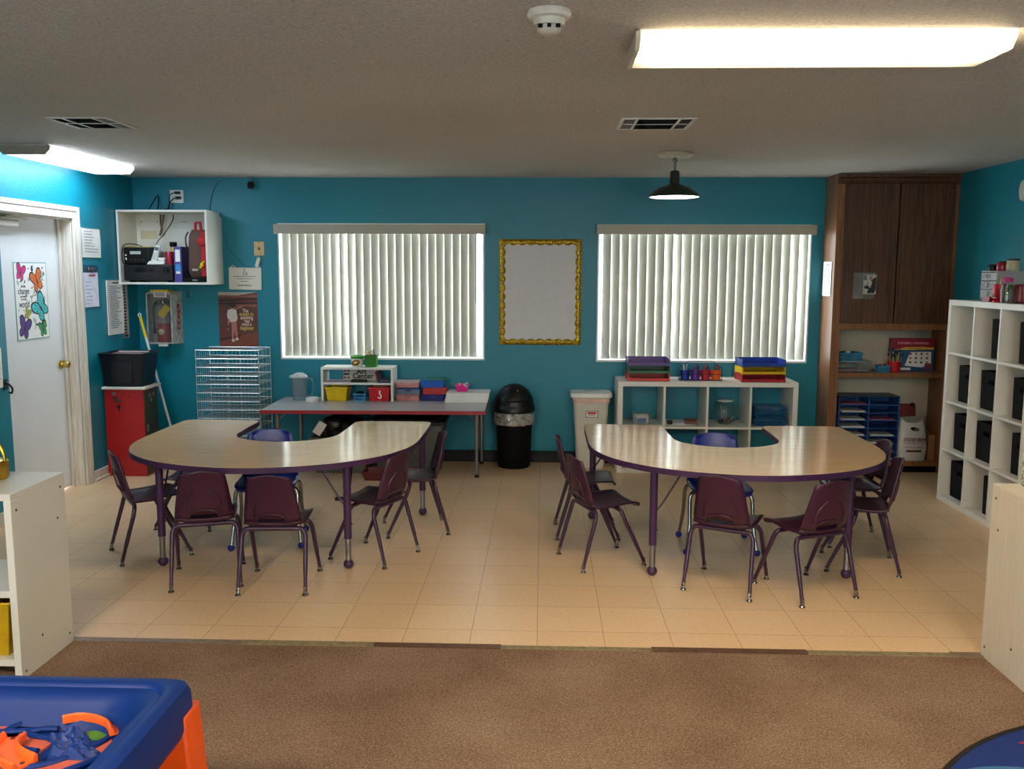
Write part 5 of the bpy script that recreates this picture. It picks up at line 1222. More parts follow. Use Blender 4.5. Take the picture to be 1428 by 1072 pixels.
# ------------------------------------------------------------------ low white cube shelf
def cube_shelf(label, loc, rz, cols, rows_, mat, D=0.39):
    p = 0.335; o_, t = 0.04, 0.018
    W = cols*p + (cols-1)*t + 2*o_; Hh = rows_*p + (rows_-1)*t + 2*o_
    root = thing('cube_shelf', label, 'shelving unit', loc, rz, None)
    mb = MB(); mb.box(-W/2, -W/2+o_, 0, D, 0, Hh).box(W/2-o_, W/2, 0, D, 0, Hh).box(-W/2+o_, W/2-o_, 0, D, 0, o_).box(-W/2+o_, W/2-o_, 0, D, Hh-o_, Hh); mb.build('carcass', mat, root, bevel=0.0015)
    for k in range(1, cols): x = -W/2+o_+k*p+(k-1)*t; mb = MB(); mb.box(x, x+t, 0.002, D, o_, Hh-o_); mb.build('divider', mat, root)
    for k in range(1, rows_):
        z = o_+k*p+(k-1)*t
        mb = MB()
        for c in range(cols): x = -W/2+o_+c*(p+t); mb.box(x+0.0005, x+p-0.0005, 0.003, D, z, z+t)
        mb.build('shelf_board', mat, root)
    return root, W, Hh
low, LW_, LH = cube_shelf('low white eight-cube shelf under the window, letter trays on top', (1.367, 7.303, 0), 0, 4, 2, MELW)
LT = LH
def letter_tray(label, loc, mat, rz=0, w=0.335, d=0.25, h=0.055):
    root = thing('letter_tray', label, 'letter tray', loc, rz, 'stacked plastic letter trays')
    mb = MB(); a, b = w/2, d/2
    mb.box(-a, a, -b, b, 0, 0.004); 
    mb.poly([(-a, -b, 0.004), (-a, b, 0.004), (-a, b, h), (-a, -b+0.05, h), (-a, -b, h*0.75)]); mb.poly([(a, -b, 0.004), (a, b, 0.004), (a, b, h), (a, -b+0.05, h), (a, -b, h*0.75)])
    mb.poly([(-a, b, 0.004), (a, b, 0.004), (a, b, h), (-a, b, h)])
    mb.poly([(-a, -b, 0.0), (a, -b, 0.0), (a, -b, h*0.45), (a*0.8, -b, h*0.36), (-a*0.8, -b, h*0.36), (-a, -b, h*0.45)])
    mb.build('tray_body', mat, root, solid=0.0035, smooth=False)
    for sx in (-1, 1):
        for sy in (-0.8, 0.8): mb = MB(); mb.box(sx*a-0.006, sx*a+0.006, sy*b-0.012, sy*b+0.012, -0.006, h-0.001); mb.build('stacking_post', mat, root)
    return root
T_ = lambda n, c: pm('tray_'+n, c, 0.35, var=0.05)
for k, (n, c) in enumerate((('orange', (206, 52, 30)), ('green', (20, 92, 50)), ('purple', (92, 58, 132)))):
    letter_tray('%s letter tray %s the pile nearest the trash bins' % (n, ('at the bottom of', 'in the middle of', 'on top of')[k]), (0.882+(0.004 if k == 1 else 0), 7.44, LT+0.006+k*0.0625), T_(n, c))
for k, (n, c) in enumerate((('red', (176, 16, 36)), ('yellow', (222, 178, 14)), ('blue', (20, 56, 150)))):
    letter_tray('%s letter tray %s the pile toward the wooden cabinet' % (n, ('at the bottom of', 'in the middle of', 'on top of')[k]), (1.815, 7.43, LT+0.006+k*0.0625), T_(n, c), math.radians(3), w=0.35)
root = thing('cup_caddy', 'four-cup wire caddy carrying coloured pencil cups on the low shelf', 'caddy', (1.326, 7.445, LT))
mb = MB(); mb.box(-0.18, 0.18, -0.045, 0.045, 0.0005, 0.004); mb.tube([(-0.178, 0, 0.004), (-0.178, 0.0, 0.10), (-0.10, 0.0, 0.158), (0.10, 0.0, 0.158), (0.178, 0.0, 0.10), (0.178, 0, 0.004)], 0.003, 6); mb.build('carrier', BLACK, root)
rk = random.Random(5)
for k, (n, c) in enumerate((('blue', (24, 50, 150)), ('purple', (92, 44, 136)), ('red', (190, 26, 44)), ('orange', (226, 92, 20)))):
    x = 1.326-0.128+k*0.0855
    root = thing('pencil_cup', '%s pencil cup full of markers in the wire caddy' % n, 'cup', (x, 7.445, LT+0.005), 0, 'pencil cups in the wire caddy')
    m = pm('cup_'+n, c, 0.35)
    mb = MB(); mb.lathe([(0, 0), (0.037, 0), (0.041, 0.08), (0.038, 0.08), (0.034, 0.006), (0, 0.006)], 20, cap0=False, cap1=False); mb.build('cup_body', m, root)
    mb = MB(); mb.lathe([(0.0393, 0.044), (0.0418, 0.045), (0.0418, 0.049), (0.0395, 0.05)], 20, cap0=False, cap1=False); mb.build('cup_ring', BLACK, root)
    for j in range(8):
        a = rk.uniform(0, 2*PI); q = rk.uniform(0.004, 0.024); mb = MB()
        p0 = (q*0.8*math.cos(a), q*0.8*math.sin(a), 0.008); p1 = (q*1.25*math.cos(a), q*1.25*math.sin(a), rk.uniform(0.105, 0.135))
        mb.tube([p0, p1], 0.0042, 6); o = mb.build('marker', pm('marker_%s_%d' % (n, j % 3), ([(230, 232, 235), (40, 70, 150), (190, 200, 210)] if k == 0 else [(50, 20, 60), (90, 50, 120), (60, 30, 40)] if k == 1 else [(120, 20, 40), (60, 16, 30), (170, 60, 60)] if k == 2 else [(70, 24, 50), (50, 30, 60), (150, 60, 30)])[j % 3], 0.4)); o.location = root.location
        tag(o, 'marker standing in the %s pencil cup' % n, 'marker', 'markers in the %s pencil cup' % n)
for x, w, lab in ((1.56, 0.16, 'loose white paper on the low shelf beside the orange cup'), (1.08, 0.12, 'loose white paper on the low shelf beside the orange letter tray')):
    mb = MB(); mb.box(-w/2, w/2, -0.06, 0.06, 0, 0.003); o = mb.build('loose_paper', PAPER); o.location = (x, 7.55, LT); tag(o, lab, 'paper')
zs = 0.04+0.335+0.018+0.0006
root = bin_('clear_box', 'small clear box of blue and white supplies in the first cube from the trash bins', 'box', (0.845, 7.46, zs), (-0.075, 0.075, -0.06, 0.06), (-0.08, 0.08, -0.065, 0.065), 0.085, CLEAR, lip=0.003)
mb = MB(); mb.box(-0.05, 0.05, -0.04, 0.04, 0, 0.07, 0); mb.box(-0.048, 0.03, -0.042, -0.04, 0.006, 0.045, 1); o = mb.build('wipes_pack', [PAPER, pm('pack_blue', (40, 120, 190), 0.4)], bevel=0.004); o.location = (0.85, 7.46, zs+0.005); tag(o, 'white and blue pack inside the small clear box', 'pack')
for k, (x, y, c, w, lab) in enumerate(((1.16, 7.47, (214, 216, 222), 0.13, 'white paper pile in the cube beside the fishbowl'), (1.285, 7.44, (120, 80, 72), 0.05, 'brown booklet lying on the papers beside the fishbowl'))):
    mb = MB(); mb.T = Matrix.Rotation(math.radians(-8*k), 4, 'Z'); mb.box(-w, w, -0.09, 0.09, 0, 0.014+0.01*k); o = mb.build('paper_pile' if k == 0 else 'booklet', pm('pile_%d' % k, c, 0.8), bevel=0.001); o.location = (x, y, zs) if k == 0 else (x-0.03, y, zs+0.0145); tag(o, lab, 'papers' if k == 0 else 'booklet')
mb = MB(); mb.box(-0.02, 0.02, -0.03, 0.03, 0, 0.03); o = mb.build('tape_holder', BLACK, bevel=0.005); o.location = (1.07, 7.36, zs+0.0145); tag(o, 'small black tape holder on the white paper pile', 'tape holder')
root = thing('fishbowl', 'clear glass fishbowl with a craft inside the third cube', 'bowl', (1.545, 7.47, zs+0.001))
mb = MB(); prof = [(0.0, 0.002), (0.05, 0.002), (0.085, 0.03), (0.108, 0.09), (0.103, 0.14), (0.08, 0.18), (0.062, 0.19)]
mb.lathe(prof, 28, cap0=False, cap1=False); mb.build('glass_bowl', clear('bowl_glass', (232, 238, 238), 0.15, milky=0.02), root)
mb = MB(); mb.lathe([(0, 0.204), (0.064, 0.204), (0.066, 0.20), (0.064, 0.194), (0, 0.194)][::-1], 24, cap0=False, cap1=False); mb.build('white_rim', pm('rim_white', (206, 210, 208), 0.4), root)
root = thing('craft_sticks', 'tangle of yarn and craft sticks inside the clear fishbowl', 'craft sticks', (1.545, 7.47, zs+0.006))
mb = MB(); mb.ball((-0.03, 0, 0.022), 0.022, 0, n=10, rough=0.5); mb.ball((0.02, -0.01, 0.02), 0.02, 1, n=10, rough=0.5, seed=3); mb.ball((0.045, 0.01, 0.03), 0.017, 0, n=10, rough=0.5, seed=5); mb.build('yarn', [pm('yarn_dark', (36, 36, 52), 0.9), pm('yarn_tan', (150, 110, 90), 0.9)], root)
mb = MB(); mb.tube([(-0.02, 0, 0.02), (-0.035, 0.0, 0.15)], 0.003, 6); mb.tube([(0.03, 0, 0.02), (0.075, -0.01, 0.06)], 0.003, 6); mb.build('sticks', pm('stick_pale', (210, 204, 196), 0.6), root)
BSK = pm('basket_teal_blue', (28, 96, 150), 0.4)
basket('plastic_basket', 'low blue woven basket at the bottom in the cube nearest the wooden cabinet', (1.90, 7.46, zs+0.001), 0.27, 0.23, 0.06, BSK)
basket('plastic_basket', 'taller blue woven basket stacked on the low one in the last cube', (1.905, 7.47, zs+0.0655), 0.25, 0.21, 0.095, BSK, flare=0.9)
mb = MB(); mb.ball((-0.03, 0, 0), 0.05, sx=1.4, sz=0.5, n=14, rough=0.5); mb.ball((0.05, -0.01, 0.0), 0.04, sx=1.2, sz=0.5, n=14, rough=0.5, seed=7); o = mb.build('soft_cloth', pm('cloth_grey', (130, 134, 140), 0.9)); o.location = (1.905, 7.46, zs+0.135); tag(o, 'crumpled grey cloth in the taller blue basket', 'cloth')
mb = MB(); mb.box(-0.13, 0.13, 0, 0.24, 0, 0.16); o = mb.build('dark_box', pm('dark_brown_box', (40, 28, 26), 0.6), bevel=0.006); o.location = (1.19, 7.36, 0.0408); tag(o, 'dark brown box in the lower cube behind the horseshoe table', 'box')

# ------------------------------------------------------------------ tall wooden cabinet
CX0, CX1, CY = 2.372, XR-0.002, 7.40
root = thing('wooden_cabinet', 'tall dark oak cabinet built against the wall beside the window', 'cabinet', (CX0, CY, 0))
W, D = CX1-CX0, YB-CY-0.001
SIDE = wood('oak_side', (104, 66, 40), (134, 92, 60), 'Z', 0.36, scale=4.0)
for xa in (0, W-0.022): mb = MB(); mb.box(xa, xa+0.022, 0.0, D, 0.0, ZC-0.002); mb.build('side_panel', SIDE, root, bevel=0.001)
mb = MB(); mb.box(0, 0.072, -0.018, -0.0003, 0.10, ZC-0.06); mb.box(W-0.045, W, -0.018, -0.0003, 0.10, ZC-0.06); mb.box(0.0722, W-0.0452, -0.018, -0.0003, 2.36, ZC-0.06); mb.box(0.0722, W-0.0452, -0.018, -0.0003, 1.20, 1.262); mb.build('face_frame', OAKM, root, bevel=0.001)
mb = MB(); mb.loft([[(x, -0.018, ZC-0.085), (x, -0.026, ZC-0.075), (x, -0.03, ZC-0.04), (x, -0.045, ZC-0.03), (x, -0.048, ZC-0.003), (x, -0.0005, ZC-0.003), (x, -0.0005, ZC-0.085)] for x in (-0.004, W)]); mb.build('crown_molding', OAKD, root)
for x0, x1 in ((0.06, 0.486), (0.496, W-0.035)):
    mb = MB(); mb.box(x0, x1, -0.037, -0.0185, 1.252, 2.375); mb.build('door', OAKD, root, bevel=0.002)
BK = pm('cream_back', (182, 174, 156), 0.6, var=0.04)
mb = MB(); mb.box(0.022, W-0.022, D-0.012, D-0.001, 0.1, ZC-0.01); mb.build('back_panel', BK, root)
for z, th in ((1.205, 0.02), (0.802, 0.04), (0.06, 0.04)):
    mb = MB(); mb.box(0.0222, W-0.0222, 0.002, D-0.0125, z, z+th); mb.build('shelf_board', OAKM, root, bevel=0.001)
mb = MB(); mb.box(0.0222, W-0.0222, 0.05, 0.065, 0.0, 0.0598); mb.build('toe_kick', BLACKM, root)
mb = MB(); mb.box(0.15, 0.325, -0.0385, -0.0375, 1.455, 1.665); mb.build('clear_sleeve', clear('sleeve', (228, 226, 222), 0.5, 0.2, milky=0.07), root)
mb = MB(); PP = lambda n, c: pm('photo_'+n, c, 0.4, var=0.2, scale=60)
mb.T = Matrix.Translation((2.655, CY-0.0392, 1.57)) @ Matrix.Rotation(PI/2, 4, 'X')
mb.box(-0.052, 0.052, -0.079, 0.079, 0, 0.001, 0)
L = 0.0012
for pts, m in (([(-.05, -.03), (.05, -.05), (.05, .06), (.0, .03), (-.03, .0)], 1), ([(-.02, -.07), (.04, -.07), (.045, .0), (.0, .0)], 1), ([(-.02, .0), (.005, -.03), (.02, .02), (.0, .035)], 0), ([(-.01, .04), (.02, .03), (.02, .06), (-.005, .07)], 2), ([(-.05, -.01), (-.02, -.01), (-.03, .03)], 0), ([(-.05, .03), (-.02, .04), (-.03, .075), (-.05, .078)], 3)):
    mb.poly([(x, y, L) for x, y in pts], m); L += 0.0002
mb.keep = True
o = mb.build('photograph', [PP('pale', (190, 186, 172)), PP('dark', (24, 24, 34)), PP('skin', (170, 120, 96)), PP('blue', (84, 116, 130))], smooth=False)
tag(o, 'small snapshot photograph stuck to the wooden cabinet door', 'photograph')
mb = MB(); mb.T = Matrix.Translation((CX0-0.004, 7.545, 1.612)) @ Matrix.Rotation(-PI/2, 4, 'Z') @ Matrix.Rotation(PI/2, 4, 'X')
mb.box(-0.105, 0.105, -0.142, 0.142, 0, 0.0015, 0)
for k in range(9):
    y = 0.095-k*0.016; mb.box(-0.07, -0.035, y-0.003, y+0.003, 0.0015, 0.0018, 1); mb.box(0.025, 0.07, y-0.003, y+0.003, 0.0015, 0.0018, 1)
mb.box(-0.03, 0.06, 0.11, 0.12, 0.0015, 0.0018, 1)
o = mb.build('hanging_list', [PAPER, GREYINK]); tag(o, 'white printed list taped to the side of the wooden cabinet', 'paper')
# things in the cabinet
zc = 0.8428
root = thing('clear_tray', 'clear plastic tray of papers on the cabinet middle shelf', 'tray', (2.575, 7.52, zc+0.001))
mb = MB(); mb.tub((-0.15, 0.15, -0.09, 0.12), 0, (-0.155, 0.155, -0.1, 0.125), 0.085, 0.003); mb.build('tub', CLEAR, root)
mb = MB(); mb.box(-0.13, 0.13, -0.08, 0.10, 0.0, 0.018); o = mb.build('mauve_papers', pm('mauve_sheets', (150, 120, 130), 0.8)); o.location = (2.575, 7.52, zc+0.0055); tag(o, 'mauve papers lying inside the clear plastic tray', 'papers')
mb = MB(); mb.box(-0.157, 0.157, -0.102, 0.127, 0, 0.006); o = mb.build('tray_cover', clear('lid_plastic', (220, 222, 220), 0.3, milky=0.25)); o.location = (2.575, 7.52, zc+0.0865); tag(o, 'flat clear lid on the plastic tray carrying the blue basket', 'lid')
basket('plastic_basket', 'blue woven basket on top of the clear tray in the cabinet', (2.565, 7.50, zc+0.0935), 0.18, 0.14, 0.07, pm('basket_cyan', (36, 132, 176), 0.4))
for k in range(3):
    mb = MB(); mb.ball((-0.05+k*0.04, 0, 0), 0.018, n=8); o = mb.build('craft_pompom', [BLACK, PAPER, BLACK][k]); o.location = (2.565, 7.495, zc+0.158); tag(o, ('dark craft pompom at the end of the cabinet basket', 'white craft pompom in the middle of the cabinet basket', 'dark craft pompom beside the white one in the cabinet basket')[k], 'pompom', 'pompoms in the cabinet basket')
basket('plastic_basket', 'tiny blue basket of bits beside the red pencil cup', (2.84, 7.47, zc), 0.088, 0.08, 0.058, pm('basket_cyan', (36, 132, 176), 0.4))
for k in range(4):
    mb = MB(); mb.ball((0, 0, 0), 0.016, n=8, rough=0.4, seed=k); o = mb.build('craft_bit', pm('bit_%d' % k, [(130, 50, 70), (190, 180, 180), (90, 40, 60), (160, 120, 130)][k], 0.8)); o.location = (2.815+0.017*k, 7.465+0.012*(k % 2), zc+0.057); tag(o, 'small craft bit heaped in the tiny blue basket', 'craft bit', 'craft bits in the tiny blue basket')
root = thing('pencil_cup', 'red cup of paintbrushes on the cabinet middle shelf', 'cup', (2.935, 7.48, zc))
mb = MB(); mb.lathe([(0, 0), (0.045, 0), (0.055, 0.09), (0.051, 0.09), (0.041, 0.006), (0, 0.006)], 24, cap0=False, cap1=False); mb.build('cup_body', RED, root)
for j in range(10):
    a = 2*PI*j/10+0.3; q = 0.02+0.008*(j % 2); mb = MB(); mb.tube([(q*0.7*math.cos(a), q*0.7*math.sin(a), 0.008), (q*1.9*math.cos(a), q*1.9*math.sin(a), 0.13+0.02*(j % 3))], 0.0038, 6); mb.tube([(q*1.9*math.cos(a), q*1.9*math.sin(a), 0.13+0.02*(j % 3)), (q*2.2*math.cos(a), q*2.2*math.sin(a), 0.155+0.02*(j % 3))], 0.0055, 6, 1)
    o = mb.build('paintbrush', [pm('brush_%d' % (j % 2), [(206, 196, 110), (160, 140, 90)][j % 2], 0.5), pm('bristle', (60, 36, 34), 0.8)]); o.location = (2.935, 7.48, zc); tag(o, 'paintbrush standing in the red cup in the cabinet', 'paintbrush', 'paintbrushes in the red cup')
root = thing('learning_game_box', 'red and blue Phonemic Awareness game box standing in the cabinet', 'game box', (3.115, 7.565, zc+0.0008))
mb = MB(); mb.T = Matrix.Rotation(math.radians(-3), 4, 'Z')
mb.box(-0.175, 0.175, 0, 0.06, 0, 0.275, 1); mb.box(-0.1755, 0.1755, -0.001, 0.0605, 0.185, 0.2755, 0)
mb.poly([(-0.15, -0.0016, 0.176), (0.17, -0.0016, 0.182), (0.17, -0.0016, 0.20), (0.06, -0.0016, 0.205), (-0.06, -0.0016, 0.20)], 2)
mb.poly([(-0.06, -0.0016, 0.045), (0.075, -0.0016, 0.032), (0.155, -0.0016, 0.05), (0.15, -0.0016, 0.165), (-0.02, -0.0016, 0.16)], 3)
for i in range(4):
    for j in range(3): x, z = -0.025+i*0.045, 0.065+j*0.036; mb.poly([(x, -0.0022, z), (x+0.018, -0.0022, z), (x+0.018, -0.0022, z+0.018), (x, -0.0022, z+0.018)], 4 if (i+j) % 2 else 5)
mb.poly([(0.09, -0.002, 0.01), (0.165, -0.002, 0.01), (0.16, -0.002, 0.06), (0.11, -0.002, 0.075)], 5)
mb.box(-0.10, -0.01, -0.002, 0, 0.008, 0.028, 3)
mb.build('box_body', [pm('game_red', (140, 16, 40), 0.4), pm('game_blue', (24, 76, 116), 0.4), pm('game_yellow', (220, 170, 60), 0.4), PAPER, pm('game_orange', (190, 110, 70), 0.6), pm('game_maroon', (120, 50, 80), 0.6)], root, smooth=False)
text('PHONEMIC AWARENESS', 0.026, (0.0, -0.004, 0.235), (PI/2, 0, math.radians(-3)), pm('game_pink', (226, 150, 170)), root, sx=0.88, bold=0.0006)
text('LEARNING GAMES', 0.013, (0.02, -0.0046, 0.191), (PI/2, 0, math.radians(-3)), INK, root)
zb = 0.10
root = thing('mailbox_organizer', 'blue sixteen-slot mailbox organizer on the cabinet floor', 'mail organizer', (2.735, 7.445, zb+0.0005))
BO = pm('organizer_blue', (24, 72, 136), 0.5, var=0.06); BD = pm('organizer_dark_top', (28, 48, 70), 0.5)
w, h, d = 0.252, 0.535, 0.225; t = 0.009
mb = MB(); mb.box(-w, -w+t, 0, d, 0, h).box(w-t, w, 0, d, 0, h).box(-0.0045, 0.0045, 0.001, d, 0, h-t).box(-w+t, w-t, d-0.006, d, 0, h); mb.build('casing', BO, root)
mb = MB(); mb.box(-w, w, 0, d, h+0.0003, h+0.008); mb.build('top_board', BD, root)
for k in range(8):
    mb = MB(); z = k*0.0665
    for x0, x1 in ((-w+t, -0.0046), (0.0046, w-t)): mb.box(x0+0.0003, x1-0.0003, 0.0, d-0.0065, z, z+0.006)
    mb.build('slot_shelf', BO, root)
names8 = ['lowest', 'second lowest', 'third lowest', 'fourth lowest', 'fifth lowest', 'sixth lowest', 'second highest', 'highest']
for col, x in ((0, -0.122), (1, 0.122)):
    for k in range(8):
        if (col, k) in ((1, 7), (1, 6), (1, 4)): continue
        c = (150, 90, 110) if (col, k) in ((1, 5), (0, 7)) else (206, 208, 206)
        mb = MB(); hh = random.uniform(0.006, 0.016); mb.box(-0.095, 0.095, 0.006, 0.2, 0, hh); o = mb.build('paper_stack', pm('slot_paper_%d' % c[0], c, 0.8)); o.location = (2.735+x, 7.445, zb+0.0005+k*0.0665+0.0065)
        tag(o, '%s papers in the %s slot of the blue organizer, column %s' % ('mauve' if c[0] == 150 else 'white', names8[k], ('by the teal wall', 'by the shopping bag')[col]), 'papers', 'papers in the mailbox organizer')
root = thing('shopping_bag', 'full white plastic shopping bag on the cabinet floor beside the blue organizer', 'shopping bag', (3.118, 7.522, zb+0.0008))
mb = MB(); rings = []; r = random.Random(9)
for k in range(11):
    z = 0.335*k/10; a = 0.110*(0.86+0.3*math.sin(PI*min(1, 0.25+0.62*k/10)) - 0.14*(k/10)**3); b = 0.082*(0.9+0.2*math.sin(PI*(0.2+0.6*k/10))-0.55*(k/10)**3)
    ring = []
    for i in range(28):
        t = 2*PI*i/28; ct, st = math.cos(t), math.sin(t)
        e = 0.55
        q = 1+0.035*mnoise.noise(Vector((ct*3, st*3, k*0.6)))
        ring.append((a*q*abs(ct)**e*(1 if ct >= 0 else -1), b*q*abs(st)**e*(1 if st >= 0 else -1), z+(0.022*math.cos(2*t)+0.05*max(0, ct)**6 if k == 10 else 0)))
    rings.append(ring)
mb.loft(rings); mb.build('bag_body', pm('bag_film', (196, 194, 190), 0.35, var=0.05, bump=0.7, bscale=16), root)
mb = MB(); 
mb.poly([(0.0+0.036*math.cos(t), -0.083-0.006, 0.268+0.016*math.sin(t)-0.2*0.036*math.cos(t)) for t in [2*PI*k/16 for k in range(16)]], 0)
mb.poly([(0.012+0.016*math.cos(t), -0.083-0.0065, 0.262+0.006*math.sin(t)-0.2*0.016*math.cos(t)) for t in [2*PI*k/12 for k in range(12)]], 1); mb.build('handle_hole', [BLACKM, pm('hole_orange', (200, 100, 70))], root)
BR = pm('bag_maroon', (110, 22, 40), 0.5)
text('STATER BROS', 0.042, (0.0, -0.1005, 0.178), FRONT, BR, root, sx=0.72, bold=0.0006)
text('FINE GROCERY MARKETS', 0.014, (0.0, -0.0995, 0.115), FRONT, BR, root)
mb = MB(); mb.box(-0.065, 0.06, -0.0995, -0.0985, 0.075, 0.092); mb.box(-0.085, 0.09, -0.101, -0.1, 0.150, 0.153); mb.build('printed_band', BR, root)
mb = MB(); rings = []
for k in range(7):
    z = 0.44*k/6; a = 0.115*(1-0.35*max(0, k/6-0.6)); b = 0.035; rings.append([(a*math.cos(t), b*math.sin(t), z+(0.02*math.sin(t*3) if k > 4 else 0)) for t in [2*PI*i/18 for i in range(18)]])
mb.loft(rings); o = mb.build('tote_bag', pm('tote_maroon', (110, 40, 40), 0.7, var=0.4, scale=14)); o.location = (3.10, 7.648, zb+0.001); tag(o, 'maroon reusable bag standing behind the white shopping bag', 'bag')
root = thing('cardboard_box', 'brown cardboard box beside the white shopping bag in the cabinet', 'box', (3.2875, 7.57, zb+0.0008))
mb = MB(); mb.box(-0.026, 0.026, -0.08, 0.10, 0, 0.21); mb.build('carton', pm('cardboard', (150, 108, 70), 0.8, var=0.08), root, bevel=0.002)
mb = MB(); mb.poly([(-0.026, -0.08, 0.2102), (-0.026, 0.10, 0.2102), (-0.036, 0.09, 0.25), (-0.036, -0.07, 0.25)]); mb.build('flap', pm('cardboard', (150, 108, 70)), root, solid=0.003)
# ------------------------------------------------------------------ tall cube shelf on the right wall, with black fabric bins
tall, TW, TH = cube_shelf('tall white sixteen-cube shelf against the teal wall, black fabric bins inside', (2.947, 0, 0), -PI/2, 4, 4, MELW)
# facing -X: local x runs to -Y; its far end sits at Y = 6.575
tall.location = (2.947, 6.575-TW/2, 0); tall.rotation_euler = (0, 0, -PI/2)
proto = None
cells = {(0, 1): 6.05, (0, 2): 5.70, (0, 3): 5.34, (1, 0): 6.475, (1, 1): 6.15, (1, 2): 5.73, (1, 3): 5.40, (2, 0): 6.50, (2, 1): 6.165, (2, 2): 5.70, (3, 0): 6.505, (3, 1): 6.02}
rown = ['top', 'second', 'third', 'bottom']; coln = ['nearest the wooden cabinet', 'second from the wooden cabinet', 'third from the wooden cabinet', 'farthest from the wooden cabinet']
FAB = pm('black_fabric', (8, 8, 9), 0.85, spec=0.2, var=0.25, scale=60, bump=0.2, bscale=300)
for (r, c), yfar in cells.items():
    z = 0.04 + (3-r)*0.353 + 0.0008
    end = 6.535-c*0.353; w = min(0.275, (yfar-(end-0.335))-0.004)
    lab = 'black fabric bin in the %s row, column %s' % (rown[r], coln[c])
    if proto is None:
        proto = thing('fabric_bin', lab, 'storage bin', (0, 0, 0), 0, 'black fabric bins in the tall cube shelf')
        mb = MB(); mb.tub((0.004, 0.30, -0.134, 0.134), 0, (0, 0.304, -0.1375, 0.1375), 0.262, 0.004); mb.build('bin_body', FAB, proto, bevel=0.005)
        mb = MB(); mb.box(-0.003, 0.002, -0.034, 0.034, 0.175, 0.205); mb.build('handle_cutout', pm('cutout_shade', (2, 2, 3), 0.9, spec=0.05), proto)  # near-black block paints in the shade of the hand opening
        t = proto
    else: t = dup(proto, (0, 0, 0), 0, lab)
    t.location = (3.005, yfar-w/2-0.0005, z); t.scale = (1, w/0.275, 1)
# things on top of the tall shelf
zt = TH+0.0008
root = thing('drawer_unit', 'small grey plastic drawer unit standing on the tall cube shelf', 'drawer unit', (3.06, 6.245, zt))
GP = pm('drawer_casing', (170, 172, 174), 0.4); 
mb = MB(); w, d, h = 0.115, 0.23, 0.205; t = 0.006
mb.box(0, d, -w, -w+t, 0.012, h).box(0, d, w-t, w, 0.012, h).box(0, d, -w+t, w-t, h-t, h).box(0, d, -w+t, w-t, 0.012, 0.02).box(d-0.004, d, -w+t, w-t, 0.02, h-t); 
for y in (-w+0.02, w-0.02): mb.box(0.01, 0.03, y-0.01, y+0.01, 0, 0.012); mb.box(d-0.03, d-0.01, y-0.01, y+0.01, 0, 0.012)
mb.build('casing', GP, root)
for k in range(3):
    z = 0.022+k*0.0585
    mb = MB(); mb.box(-0.004, d-0.01, -w+0.008, w-0.008, z, z+0.055); dr = mb.build('drawer', pm('drawer_cloudy', (150, 150, 152), 0.3, var=0.25, scale=22), root, bevel=0.002)
    mb = MB(); mb.T = Matrix.Translation((-0.004, 0, z+0.03)) @ Matrix.Rotation(-PI/2, 4, 'Y'); mb.lathe([(0.02, 0), (0.02, 0.004), (0.008, 0.006), (0.01, 0.016), (0, 0.018)], 14, cap0=False); mb.build('drawer_knob', clear('knob_clear', (200, 204, 208), 0.4, milky=0.15), dr)
zt2 = zt+0.2055
for y, m, r, h, lab, x in ((6.33, BLACK, 0.032, 0.045, 'short black jar on the grey drawer unit', 3.12), (6.265, pm('jar_red', (150, 24, 40), 0.25), 0.036, 0.066, 'shiny dark red jar on the grey drawer unit', 3.15), (6.18, pm('jar_cream', (196, 184, 156), 0.3), 0.042, 0.082, 'cream jar with dark lid on the grey drawer unit', 3.18)):
    root = thing('jar', lab, 'jar', (x, y, zt2), 0)
    mb = MB(); mb.lathe([(0, 0), (r*0.95, 0), (r, 0.006), (r, h*0.75), (r*0.9, h*0.85), (0, h*0.86)], 18); mb.build('jar_body', m, root)
    mb = MB(); mb.lathe([(0, h*0.862), (r*0.92, h*0.862), (r*0.92, h), (0, h)], 18); mb.build('lid', BLACK, root)
root = thing('brush_pitcher', 'red tilted cup of wooden brushes on the tall cube shelf', 'cup', (2.995, 5.955, zt))
root.scale = (0.88, 0.88, 0.88)
mb = MB(); mb.lathe([(0, 0), (0.05, 0), (0.052, 0.012), (0.04, 0.03), (0.052, 0.06), (0.058, 0.1), (0.05, 0.135), (0.045, 0.135), (0.05, 0.1), (0, 0.07)], 20, cap0=False, cap1=False); mb.build('cup_body', pm('cup_cherry', (176, 10, 40), 0.25), root)
mb = MB(); mb.tube([(-0.052, 0.035, 0.05), (-0.056, 0.0, 0.035), (-0.05, -0.04, 0.035)], 0.0022, 5); mb.build('white_string', PAPER, root)
for k in range(6):
    mb = MB(); a = 0.3+k*0.25; mb.tube([(0.0, 0.0095*k-0.024, 0.085), (-0.005+0.006*k, 0.012*k-0.005, 0.205-0.006*k)], 0.0038, 6); o = mb.build('wooden_brush', wood('brush_wood', (176, 140, 96), (206, 176, 130), 'Z')); o.location = (2.995, 5.955, zt); o.scale = (0.88, 0.88, 0.88); tag(o, 'wooden brush handle in the red tilted cup', 'brush', 'wooden brushes in the red cup')
mb = MB(); mb.tub((-0.05, 0.05, -0.05, 0.05), 0, (-0.04, 0.04, -0.042, 0.042), 0.035, 0.004); o = mb.build('red_dish', pm('dish_red', (140, 10, 34), 0.3)); o.location = (3.0, 6.06, zt); tag(o, 'low red dish beside the red tilted cup', 'dish')
root = thing('flower_jar', 'glass jar with a pink flower on the tall cube shelf', 'flower jar', (2.985, 5.855, zt))
mb = MB(); mb.lathe([(0, 0.001), (0.035, 0.001), (0.04, 0.08), (0.034, 0.1), (0.034, 0.115)], 18, cap0=False, cap1=False); mb.build('glass_jar', clear('jar_glass', (205, 214, 205), 0.3, milky=0.08), root)
